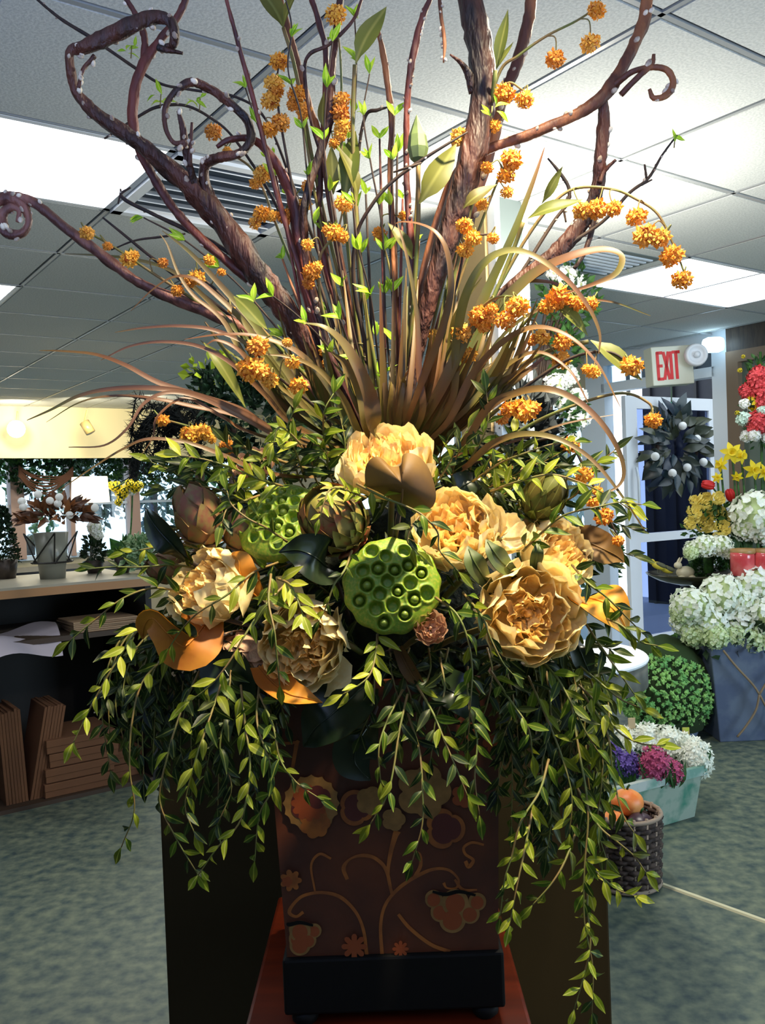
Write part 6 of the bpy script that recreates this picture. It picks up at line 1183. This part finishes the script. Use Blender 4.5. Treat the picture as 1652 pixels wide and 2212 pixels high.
# round grey table
t = thing('round_table', 'round grey drum-edged table with a white top behind the bouquet at right', 'table', (P(1180, 1500, 2.75).x, 2.75, 0))
tc_ = V3((P(1393, 1450, 2.75).x-.31, 2.75, 0)); zt2 = CAMZ-(1428-1050)/FPX*2.65
mb = MB(); mb.lathe([(.30, zt2-.085), (.31, zt2-.08), (.31, zt2-.004)], 56, M4.Translation(tc_)); mb.part('edge_band', mat('weathered_grey', (92, 90, 80), .7, c2=(112, 110, 98), scale=20), t, True)
mb = MB(); mb.lathe([(.312, zt2-.006), (.314, zt2), (.31, zt2+.005)], 56, M4.Translation(tc_)); mb.part('tabletop', white_m, t)
mb = MB(); mb.lathe([(.14, 0), (.15, .03), (.05, .06), (.045, zt2-.1), (.12, zt2-.085)], 24, M4.Translation(tc_)); mb.part('pedestal_leg', MATS['weathered_grey'], t, True)
# tray display with figurines
t = thing('display_stand', 'dark round pedestal stand with a glass dish near the door', 'stand', (P(1505, 1300, 5.25).x, 5.25, 0))
cx_ = P(1505, 1240, 5.25); zt3 = cx_.z; mb = MB(); M0 = M4.Translation((cx_.x, cx_.y, 0))
mb.lathe([(.16, 0), (.17, .02), (.05, .06), (.04, zt3-.1), (.10, zt3-.07)], 24, M0); mb.part('pedestal', mat('dark_bronze', (50, 46, 38), .4), t, True)
mb = MB(); mb.lathe([(.08, zt3-.07), (.22, zt3-.035), (.29, zt3+.005), (.295, zt3+.012), (.28, zt3+.008), (.2, zt3-.02), (.02, zt3-.03)], 44, M0); mb.part('dish', mat('smoky_glass_dish', (70, 66, 48), .12, spec=.8), t, True)
cerm = mat('cream_ceramic', (216, 206, 176), .4); ybird = mat('yellow_bird_body', (206, 186, 60), .5); gbird = mat('grey_bird_wing', (84, 84, 60), .6)
def ell(mb, c_, s, mi=0, rot=None, n=12):
    M = M4.Translation(c_) @ (rot or I4) @ M4.Diagonal(tuple(s)+(1,)); mb.lathe([(math.sin(PI*i/8) if 0 < i < 8 else .01, -math.cos(PI*i/8)) for i in range(9)], n, M, mi)
t = thing('rabbit_figurine', 'cream ceramic rabbit on the glass dish', 'figurine', P(1478, 1250, 5.12))
c0 = P(1480, 1236, 5.12); mb = MB(); ell(mb, c0, (.055, .035, .036)); mb.part('body', cerm, t, True); ch = P(1464, 1221, 5.1)
mb = MB(); ell(mb, ch, (.024, .02, .02)); mb.part('head', cerm, t, True)
for dx in (.004, .018): mb = MB(); ell(mb, ch+V3((dx, .005, .026)), (.006, .005, .022), 0, M4.Rotation(.5, 4, 'Y')); mb.part('ear', cerm, t, True)
for dx in (-.03, .03): mb = MB(); ell(mb, c0+V3((dx, -.02, -.028)), (.022, .014, .012)); mb.part('paw', cerm, t, True)
for k, (x, y, lb, s) in enumerate(((1422, 1222, 'yellow and grey bird figurine at the left rim of the dish', -1), (1440, 1230, 'second yellow bird figurine beside the ceramic rabbit', -1))):
    c0 = P(x, y, 5.08+k*.03); t = thing('bird_figurine', lb, 'figurine', c0-V3((0, 0, .04)), 'bird figurines on the dish')
    mb = MB(); ell(mb, c0, (.042, .02, .022), 0, M4.Rotation(.35, 4, 'Y')); mb.part('body', ybird, t, True)
    mb = MB(); ell(mb, c0+V3((-.036, 0, .024)), (.017, .015, .016)); mb.part('head', ybird, t, True)
    mb = MB(); ell(mb, c0+V3((.012, -.012, .004)), (.034, .012, .014), 0, M4.Rotation(.4, 4, 'Y')); mb.part('wing', gbird, t, True)
    mb = MB(); mb.lathe([(.004, 0), (.001, .014)], 6, frame(c0+V3((-.05, 0, .024)), V3((0, 1, 0)), V3((-1, 0, 0)))); mb.part('beak', gbird, t)
    mb = MB()
    for dx in (-.006, .008): mb.tube([c0+V3((dx, 0, -.018)), c0+V3((dx, 0, -.042))], .002, 5)
    mb.part('feet', gbird, t)
t = thing('moss_arrangement', 'green ivy and moss clump on the glass dish right of the rabbit', 'plant', P(1535, 1245, 5.2)); leafcloud(t, P(1530, 1225, 5.2), (.11, .07, .06), 380, .035, green_m)
# roses, hydrangea, daffodils, tulips in glass vases on the right
rose_m = mat('yellow_rose', (250, 238, 150), .6, c2=(230, 204, 90), scale=14, trans=.2)
RS = petalset(rose_m, rose_m)
t = thing('rose_bouquet', 'bouquet of yellow roses and white hydrangea right of the door', 'flowers', P(1530, 1240, 5.0))
for (x, y, r) in ((1525, 1082, 20), (1552, 1075, 15), (1500, 1105, 16), (1545, 1108, 20), (1570, 1120, 18), (1522, 1130, 22), (1560, 1140, 18), (1490, 1130, 14), (1550, 1160, 12), (1500, 1080, 12)):
    c_ = P(x, y, 5.0+rnd(-.05, .05)); F = V3((rnd(-.6, .4), -1, rnd(-.1, .7))).normalized(); B = frame(c_, F.orthogonal(), F, r*5/FPX)
    for k in (0, 2, 4, 6):
        for j in range(4): part('petal', RS[k][j % 2], t, B @ M4.Rotation(j*PI/2+k, 4, 'Z'))
heads(t, HYD[0], [(1520, 1180, 26), (1555, 1178, 26), (1495, 1185, 18), (1575, 1195, 14)], 4.98); heads(t, HYG, [(1492, 1195, 16)], 4.95)
leafcloud(t, P(1530, 1140, 5.08), (.14, .08, .16), 160, .05, green_m)
mb = MB(); cv = P(1530, 1238, 5.1); mb.tube([P(1530, 1150, 5.1), cv], .03, 8); mb.part('stems', green_m, t, True)
t = thing('white_hydrangea', 'large white hydrangea at the right edge below the daffodils', 'flower', P(1640, 1235, 4.95)); heads(t, HYD[1], [(1632, 1108, 52), (1610, 1140, 30), (1650, 1145, 34)], 4.95)
mb = MB(); mb.tube([P(1635, 1150, 4.95), P(1640, 1232, 4.95)], .008, 6); mb.part('stem', green_m, t, True)
redg = mat('red_glass_jar', (206, 70, 76), .15, spec=.7, c2=(226, 110, 110), scale=8)
for k, x in enumerate((1604, 1652)):
    t = thing('candle_jar', ('red glass jar candle below the hydrangea, left of two', 'red glass jar candle at the very right edge')[k], 'candle', P(x, 1245, 4.85), 'red jar candles')
    lathe_px(t, 'jar', [(x, 1192, 24), (x, 1200, 25), (x, 1242, 25)], 4.85, redg); lathe_px(t, 'lid', [(x, 1185, 25), (x, 1192, 26), (x, 1196, 25)], 4.85, mat('brass_lid', (170, 130, 80), .4) if k == 0 else MATS['brass_lid'])
t = thing('display_shelf', 'low dark display shelf behind the slate planter at right', 'shelf', (P(1680, 1300, 5.05).x, 5.1, 0)); zs = P(1604, 1243, 4.85).z
sx0 = P(1575, 1240, 4.85).x; m = MB(); m.box((sx0, 4.8, zs-.025), (sx0+.7, 5.5, zs)); m.part('top_board', darkwood_m, t)
for x in (sx0+.02, sx0+.62): 
    for y in (4.84, 5.42): m = MB(); m.box((x, y, 0), (x+.04, y+.04, zs-.025)); m.part('leg', darkwood_m, t)
yel = mat('daffodil_yellow', (240, 214, 30), .55, trans=.3); redt = mat('tulip_red', (200, 30, 30), .5, trans=.15)
pet5 = leafmesh('petal', yel, wid=.26, curl=.1, n=4)
def daff(x, y, r, F, lb):
    c_ = P(x, y, 5.0); F = V3(F).normalized(); t = thing('daffodil', lb, 'flower', P(x+20, 1230, 5.05), 'daffodils at the right edge'); B = frame(c_, F.orthogonal(), F, r*5/FPX)
    for k in range(6): part('petal', pet5, t, B @ M4.Rotation(k*PI/3, 4, 'Z'))
    mb = MB(); mb.lathe([(.15, 0), (.28, .3), (.36, .6), (.32, .6), (.1, .1)], 12, B); mb.part('trumpet', yel, t, True)
    pts, _ = pxpath([(x, y, 5.02), (x+6, y+60, 5.03), (x+20, 1230, 5.05)], 5); mb = MB(); mb.tube(pts, .006, 6); mb.part('stem', green_m, t, True)
    b = pts[-1]; part('leaf', hleaf, t, frame(b, V3((rnd(-.25, .25), -.05, 1)), V3((0, -1, 0)), (.28, .42, .3)))
for a in ((1580, 978, 26, (-.3, -1, .1), 'daffodil at the top of the group facing left'), (1556, 1004, 18, (-.8, -.6, 0), 'leftmost daffodil facing the door'), (1600, 985, 20, (.3, -1, 0), 'daffodil just right of the top one'), (1628, 1015, 24, (0, -1, -.1), 'daffodil in the middle of the right edge group'), (1592, 1030, 14, (-.4, -.8, -.5), 'small daffodil bud low in the group'), (1650, 1020, 20, (.4, -1, 0), 'daffodil cut by the right edge'), (1549, 1032, 13, (-.3, -1, 0), 'small daffodil above the roses')): daff(*a)
for k, (x, y, lb) in enumerate(((1532, 1048, 'red tulip leaning left above the yellow roses'), (1578, 1072, 'red tulip behind the white hydrangea'))):
    t = thing('tulip', lb, 'flower', P(x+50, 1230, 5.1), 'red tulips'); D = V3((-1, 0, .25)) if k == 0 else V3((-.4, -.3, 1)); r = 15*5/FPX; B = frame(P(x, y, 5.05), V3((0, 1, 0)).cross(D), D, r)
    for j in range(6): mb = MB(); ell(mb, B @ V3((.35*math.cos(j*1.05), .35*math.sin(j*1.05), .2)), (.015, .015, .036), 0, B.to_3x3().normalized().to_4x4(), 8); mb.part('petal', redt, t, True)
    pts, _ = pxpath([(x+8, y+6, 5.06), (x+25, y+40, 5.08), (x+50, 1230, 5.1)], 5); mb = MB(); mb.tube(pts, .005, 6); mb.part('stem', green_m, t, True)
# carnation garland in front of the right window
carn = mat('coral_red_carnation', (206, 50, 60), .6, c2=(226, 90, 90), scale=30); CA = florets('bloom', 80, carn, .35, 4, 1, 1, .5, .8, carn, 5)
mint = mat('mint_bloom', (200, 224, 206), .6); MI = florets('bloom', 60, mint, .35, 5, 1, 1, .3, .8, mint, 6); YB = florets('bloom', 40, yel, .3, 4, 1, 1, .3, .8, core_d, 7); WB = florets('bloom', 60, white_f, .35, 5, 1, 1, .3, .8, core_g, 8)
t = thing('flower_garland', 'tall stem of red white and yellow silk blooms at the right edge', 'flowers', P(1650, 1235, 5.25))
heads(t, CA, [(1642, 818, 24), (1636, 912, 22), (1655, 850, 24), (1645, 870, 16)], 5.25, 'bloom'); heads(t, CA, [(1615, 845, 16)], 5.28, 'bloom')
heads(t, YB, [(1628, 870, 16), (1640, 890, 14), (1598, 800, 5), (1605, 770, 4), (1592, 892, 5)], 5.25, 'bloom'); heads(t, WB, [(1608, 872, 10), (1612, 942, 12), (1630, 940, 12), (1655, 945, 10)], 5.22, 'bloom'); heads(t, MI, [(1606, 905, 14), (1646, 888, 10)], 5.22, 'bloom')
leafcloud(t, P(1640, 870, 5.3), (.08, .05, .3), 180, .06, green_m); mb = MB(); mb.tube([P(1642, 760, 5.3), P(1645, 1000, 5.3), P(1650, 1235, 5.25)], .008, 6); mb.part('stem', green_m, t, True)
# magnolia wreath on the door
t = thing('door_wreath', 'magnolia leaf wreath with white cotton bolls hanging on the glass door', 'wreath', P(1462, 960, 7.1))
nav = mat('blue_green_leaf', (38, 62, 66), .35, rnd=[(14, 28, 24), (36, 58, 70), (18, 32, 22), (64, 70, 44), (28, 42, 60)], spec=.6); wl = [leafmesh('leaf', nav, wid=.22, curl=c_, n=5) for c_ in (.1, .4)]
def on_door(px, py, off):
    n_ = MD.to_3x3() @ V3((0, -1, 0)); p0_ = MD @ V3((0, -.03-off, 0)); r = ray(px, py); return CAM+r*((p0_-CAM).dot(n_)/r.dot(n_))
mb = MB(); ring = [on_door(1462+42*math.cos(a), 965+58*math.sin(a), .03) for a in [2*PI*j/24 for j in range(25)]]; mb.tube(ring, .018, 6, cap=False); mb.part('ring', stemd_m, t, True)
for k in range(130):
    a = rnd(0, 6.28); rr_ = rnd(.3, 1.2); x, y = 1462+42*rr_*math.cos(a), 965+62*rr_*math.sin(a); p = on_door(x, y, rnd(.03, .1)); D = V3((math.cos(a)+rnd(-.7, .7), rnd(-.6, -.1), -math.sin(a)+rnd(-.7, .7))); part('leaf', wl[k % 2], t, frame(p, D, V3((rnd(-.6, .6), -1, rnd(-.3, .8))), rnd(.13, .2)))
bm = MB(); ell(bm, V3(), (1, 1, 1)); bollm = bm.mesh('cotton_boll', white_f)
for (x, y) in ((1415, 986), (1484, 1010), (1474, 920), (1505, 948), (1519, 998), (1452, 1022)): part('cotton_boll', bollm, t, M4.Translation(on_door(x, y, .14)) @ M4.Diagonal((.034, .034, .034, 1)))
mb = MB(); ell(mb, on_door(1447, 876, .06), (.03, .03, .03)); mb.part('bow_ornament', mat('emerald_ornament', (10, 110, 84), .2, metal=.5), t, True)
mb = MB(); mb.tube([on_door(1450, 830, .02), on_door(1450, 905, .05)], .006, 5); mb.part('hanger', dgreen_m, t)
# twig tree with ivy and white blossoms right of the column
t = thing('twig_tree', 'bundled twig tree with ivy and white silk blossoms behind the grass at right', 'tree', V3((P(1180, 1300, 3.9).x, 3.9, 0)))
for k in range(14):
    o_ = rnd(-1, 1); pts = cat_rom([tuple(V3((P(1180+o_*10, 1300, 3.9).x, 3.9+rnd(-.03, .03), 0))), tuple(P(1178+o_*16, 1100, 3.9)), tuple(P(1172+o_*22, 880, 3.9)), tuple(P(1180+o_*16, 760, 3.9)), tuple(P(1215+o_*40, 690+rnd(-40, 20), 3.9+rnd(-.1, .1)))], 5)
    mb = MB(); mb.tube([V3(p) for p in pts], .008, 5); mb.part('twig', stemd_m, t, True)
for (x, y, a, b, n_) in ((1225, 660, .14, .12, 200), (1215, 760, .08, .15, 160), (1190, 900, .15, .1, 160), (1240, 610, .07, .08, 60)): leafcloud(t, P(x, y, 3.9), (a, .1, b), n_, .05, green_m, 'ivy')
heads(t, WB, [(1225, 600, 24), (1245, 612, 18), (1195, 590, 14), (1200, 830, 22), (1225, 812, 22), (1248, 860, 20), (1215, 865, 18), (1250, 905, 22), (1235, 955, 18), (1205, 920, 14)], 3.9, 'blossom')
t = thing('dark_foliage_plant', 'dark leafy plant behind the bouquet left of the twig tree', 'plant', V3((P(1120, 1300, 3.2).x, 3.2, 0))); leafcloud(t, P(1125, 930, 3.2), (.12, .12, .18), 500, .07, blk_m); leafcloud(t, P(1110, 1010, 3.2), (.2, .1, .12), 300, .07, dgreen_m, 'lower_foliage')
mb = MB(); mb.tube([P(1120, 1000, 3.2), V3((P(1120, 1300, 3.2).x, 3.2, 0))], .02, 8); mb.part('stem', stemd_m, t, True)
# ------------------------------------------------------------------ left background
copper = mat('copper_magnolia_leaf', (110, 66, 36), .45, rnd=[(50, 28, 16), (92, 52, 26), (140, 86, 44), (70, 38, 20)]); cl_ = [leafmesh('leaf', copper, wid=.2, curl=c_, n=5) for c_ in (.1, .35)]
CZ = ZC
def oncounter(px, d): p = P(px, 1200, d); return V3((p.x, p.y, CZ))
t = thing('copper_leaf_arrangement', 'copper magnolia leaf arrangement with cotton bolls in a grey pot on the counter', 'plant', oncounter(112, 4.5))
b0 = oncounter(112, 4.5); zp = P(112, 1150, 4.5).z-CZ
mb = MB(); mb.lathe([(.001, 0), (.062, 0), (.085, zp), (.078, zp), (.06, .02)], 24, M4.Translation(b0)); mb.part('pot', mat('grey_glass_pot', (130, 130, 118), .3), t, True)
blkm = black_m
for a in range(4):
    an = a*PI/2+.5; e = V3((math.cos(an), math.sin(an), 0)); e2 = V3((math.cos(an+PI/2), math.sin(an+PI/2), 0)); mb = MB(); mb.tube([b0+e*.075+V3((0, 0, .08)), b0+e*.13+V3((0, 0, zp))], .004, 5); mb.tube([b0+e2*.13+V3((0, 0, zp)), b0+e*.095+V3((0, 0, .08))], .004, 5); mb.part('strap', blkm, t)
mb = MB(); mb.tube([b0+V3((math.cos(x)*.1, math.sin(x)*.1, .085)) for x in [2*PI*j/20 for j in range(21)]], .005, 5, cap=False); mb.part('hoop', blkm, t)
for k in range(170):
    d = rv(); d.z = abs(d.z)*.9-.15; c_ = P(124, 1120, 4.5)+V3((d.x*.155, d.y*.11, d.z*.085)); part('leaf', cl_[k % 2], t, frame(c_, d+V3((rnd(-.4, .4), rnd(-.4, .2), rnd(-.2, .4))), rv()+V3((0, -1, .5)), rnd(.06, .09)))
for (x, y) in ((82, 1068), (108, 1082), (125, 1088), (47, 1083), (50, 1095), (150, 1113), (205, 1097), (128, 1074)): part('cotton_boll', bollm, t, M4.Translation(P(x, y, 4.38)) @ M4.Diagonal((.02, .02, .02, 1)))
t = thing('cone_topiary', 'dark green cone topiary at the far left of the counter', 'plant', oncounter(10, 4.6)); b0 = oncounter(10, 4.6)
mb = MB(); mb.lathe([(.001, 0), (.05, 0), (.065, .1), (.055, .1)], 20, M4.Translation(b0)); mb.part('pot', darkwood_m, t, True)
for k in range(8): z = .1+k*.036; leafcloud(t, b0+V3((0, 0, z)), (.085*(1-k/9), .085*(1-k/9), .02), 130, .025, dgreen_m, 'clipped_foliage')
def pot_on(px, d, w_, h_, lab, name='potted_plant', pm=None, cat='plant', on=None):
    b = on or oncounter(px, d); t = thing(name, lab, cat, b); mb = MB(); mb.lathe([(.001, 0), (w_*.7, 0), (w_, h_), (w_*.88, h_), (w_*.8, h_*.8)], 20, M4.Translation(b)); mb.part('pot', pm or darkwood_m, t, True); return t, b
t, b = pot_on(203, 4.75, .05, .07, 'small green shrub topped with white bloom on the counter'); leafcloud(t, b+V3((0, 0, .12)), (.06, .05, .07), 260, .035, dgreen_m); heads(t, WB, [(205, 1140, 14), (212, 1155, 10)], 4.7, 'bloom')
t, b = pot_on(264, 4.7, .045, .085, 'small dark urn of bright moss on the counter'); leafcloud(t, b+V3((0, 0, .1)), (.045, .04, .025), 220, .02, mat('bright_moss', (96, 130, 36), .8), 'moss')
t, b = pot_on(320, 4.65, .05, .06, 'pale green and white leafy plant on the counter beside the bouquet'); leafcloud(t, b+V3((0, 0, .1)), (.12, .09, .09), 300, .055, mat('variegated_leaf', (190, 214, 170), .6, c2=(70, 110, 60), scale=40))
t = thing('display_bench', 'dark bench with plants behind the counter at left', 'bench', rm(0, 5.7, 0)); m = MB(); boxr(m, -1.2, 3.4, 5.6, 6.1, .98, 1.02); m.part('bench_top', black_m, t)
for a in (-1.1, .9, 3.2): m = MB(); boxr(m, a, a+.06, 5.62, 6.08, 0, .98); m.part('leg', black_m, t)
# glowing lampshade, orchid, garland, hanging spots
lamp_c = onu(200, 1180, 5.85); zb2 = 1.02
t = thing('table_lamp', 'table lamp with a glowing white drum shade left of the protea bud', 'lamp', V3((lamp_c.x, lamp_c.y, zb2)))
dl_ = lamp_c.y; zsh0, zsh1 = P(200, 1086, dl_).z, P(200, 1030, dl_).z; rs = 40*dl_/FPX; ML = M4.Translation((lamp_c.x, lamp_c.y, 0))
mb = MB(); mb.lathe([(rs, zsh0), (rs*.92, zsh1)], 32, ML); mb.part('lamp_shade', mat('lit_shade', (255, 240, 214), .7, emit=1.6), t, True)
mb = MB(); mb.lathe([(.06, zb2), (.07, zb2+.02), (.02, zb2+.04), (.015, zsh0+.03)], 20, ML); mb.part('base', black_m, t, True)
t = thing('yellow_orchid', 'yellow orchid plant beside the glowing lampshade', 'plant', rm(*wu(onu(270, 1100, 5.75)), 1.02)); oc = onu(270, 1080, 5.75)
heads(t, YB, [(250, 1052, 12), (262, 1068, 12), (280, 1045, 10), (292, 1055, 10), (240, 1048, 8), (300, 1048, 9), (256, 1085, 8), (270, 1058, 10)], oc.y, 'bloom'); heads(t, WB, [(275, 1050, 10), (285, 1062, 8)], oc.y, 'bloom')
pts = [V3(p) for p in cat_rom([tuple(onu(250, 1052, 5.75)), tuple(onu(282, 1042, 5.75)), tuple(onu(284, 1120, 5.75)), tuple(rm(*wu(onu(270, 1100, 5.75)), 1.02))], 6)]; mb = MB(); mb.tube(pts, .006, 5); mb.part('stem', green_m, t, True)
leafcloud(t, rm(*wu(onu(278, 1100, 5.75)), 1.06), (.08, .06, .05), 40, .12, green_m)
t = thing('hanging_garland', 'leafy green garland hung along the top of the far windows', 'garland', onu(180, 1020, 10.0))
for k in range(26): p = onu(20+k*36, 1014+8*math.sin(k), 10.0); leafcloud(t, p, (.16, .1, .12+.08*(k % 3)), 150, .07, (green_m, dgreen_m)[k % 2])
t = thing('twig_swag', 'brown twig swag hanging below the cream soffit', 'garland', onu(100, 1030, 9.7))
for k in range(12): mb = MB(); pts = [V3(p) for p in cat_rom([tuple(onu(40, 1006+k*2, 9.7)), tuple(onu(70, 1024+k*3+rnd(-3, 3), 9.7)), tuple(onu(105, 1030+k*3.2+rnd(-3, 3), 9.7)), tuple(onu(135, 1028+k*1.6, 9.7)), tuple(onu(158, 1008+k*2, 9.7))], 6)]; mb.tube(pts, .007, 5, bump=.3); mb.part('twig', mat('brown_swag', (84, 52, 36), .8) if k == 0 else MATS['brown_swag'], t, True)
brass = mat('brass_can', (170, 150, 100), .4)
t = thing('ceiling_spot', 'tan cylinder ceiling spotlight against the cream soffit', 'light', P(186, 888, 8.6)); a, b = P(182, 912, 8.6), P(196, 935, 8.6); mb = MB(); mb.tube([a, b], .048, 16); mb.part('can', brass, t, True); mb = MB(); mb.tube([P(188, 886, 8.6), a], .01, 6); mb.part('arm', brass, t)
t = thing('globe_lamp', 'round glowing ceiling spot at far left against the soffit', 'light', P(35, 927, 8.6)); mb = MB(); ell(mb, P(35, 927, 8.6), (.085, .085, .085), 0, None, 20); mb.part('bulb', mat('hot_bulb', (255, 246, 226), .5, emit=7), t, True); mb = MB(); mb.tube([P(38, 888, 8.6), P(36, 912, 8.6)], .01, 6); mb.part('arm', brass, t)
# plants behind the grass at left
t = thing('dark_fir_branch_plant', 'tall black-green feathery plant left of the bouquet', 'plant', V3((P(380, 1200, 3.6).x, 3.6, 0)))
for k in range(26):
    a = rnd(-1, 1); pts = [V3(p) for p in cat_rom([tuple(P(430, 1000, 3.6)), tuple(P(400+a*40, 900+rnd(-20, 30), 3.6+rnd(-.2, .2))), tuple(P(345+a*50, 905+rnd(-50, 40), 3.6)), tuple(P(318+a*40, 985+rnd(-70, 50), 3.6))], 6)]
    mb = MB(); mb.tube(pts, .003, 4)
    for i in range(1, len(pts)-1):
        for j in range(7): d = (pts[i+1]-pts[i]).normalized()*.6+rv(); d.normalize(); x_ = d.orthogonal().normalized()*.003; p = pts[i].lerp(pts[i+1], j/7); mb.add([p-x_, p+x_, p+d*.045], [(0, 1, 2)])
    mb.part('frond', blk_m, t)
mb = MB(); mb.tube([P(430, 1000, 3.6), V3((P(430, 1000, 3.6).x, 3.6, 0))], .02, 8); mb.part('stem', stemd_m, t, True)
mb = MB()
t = thing('yellow_green_shrub', 'shrub with small yellow-green leaves rising behind the left grass', 'plant', V3((P(470, 1200, 3.3).x, 3.3, 0)))
leafcloud(t, P(490, 850, 3.3), (.12, .1, .12), 420, .045, dgreen_m); leafcloud(t, P(455, 800, 3.28), (.1, .08, .06), 46, .04, mat('acid_yellow_leaf', (176, 196, 40), .6), 'bright_leaves', wid=.45); leafcloud(t, P(560, 900, 3.3), (.16, .1, .2), 400, .06, dgreen_m, 'lower_foliage')
mb.tube([P(500, 900, 3.3), V3((P(500, 1200, 3.3).x, 3.3, 0))], .018, 8); mb.part('stem', stemd_m, t, True)
# greenery outside the windows
for k, (px, pw, lb) in enumerate(((60, .7, 'green tree outside the far left window'), (330, .8, 'green tree outside the window behind the lamp'), (520, .9, 'green tree outside the far middle window'), (205, .4, 'small tree outside between the lamp and the post'))):
    p = onu(px, 1060, 13.5); t = thing('outdoor_tree', lb, 'tree', V3((p.x, p.y, 0)), 'trees outside the far windows'); leafcloud(t, V3((p.x, p.y, 1.9)), (pw, .6, .9), 700, .16, (green_m, dgreen_m)[k % 2]); mb = MB(); mb.tube([V3((p.x, p.y, 0)), V3((p.x, p.y, 1.7))], .07, 8); mb.part('trunk', stemd_m, t, True)
for k, (px, d, lb) in enumerate(((1262, 9.5, 'green shrub outside the right windows'), (1175, 10.5, 'green shrub outside seen left of the white blossoms'))):
    p = P(px, 980, d); t = thing('outdoor_shrub', lb, 'plant', V3((p.x, p.y, 0)), 'shrubs outside the right windows'); leafcloud(t, V3((p.x, p.y, .75)), (.35, .3, .75), 600, .12, green_m)
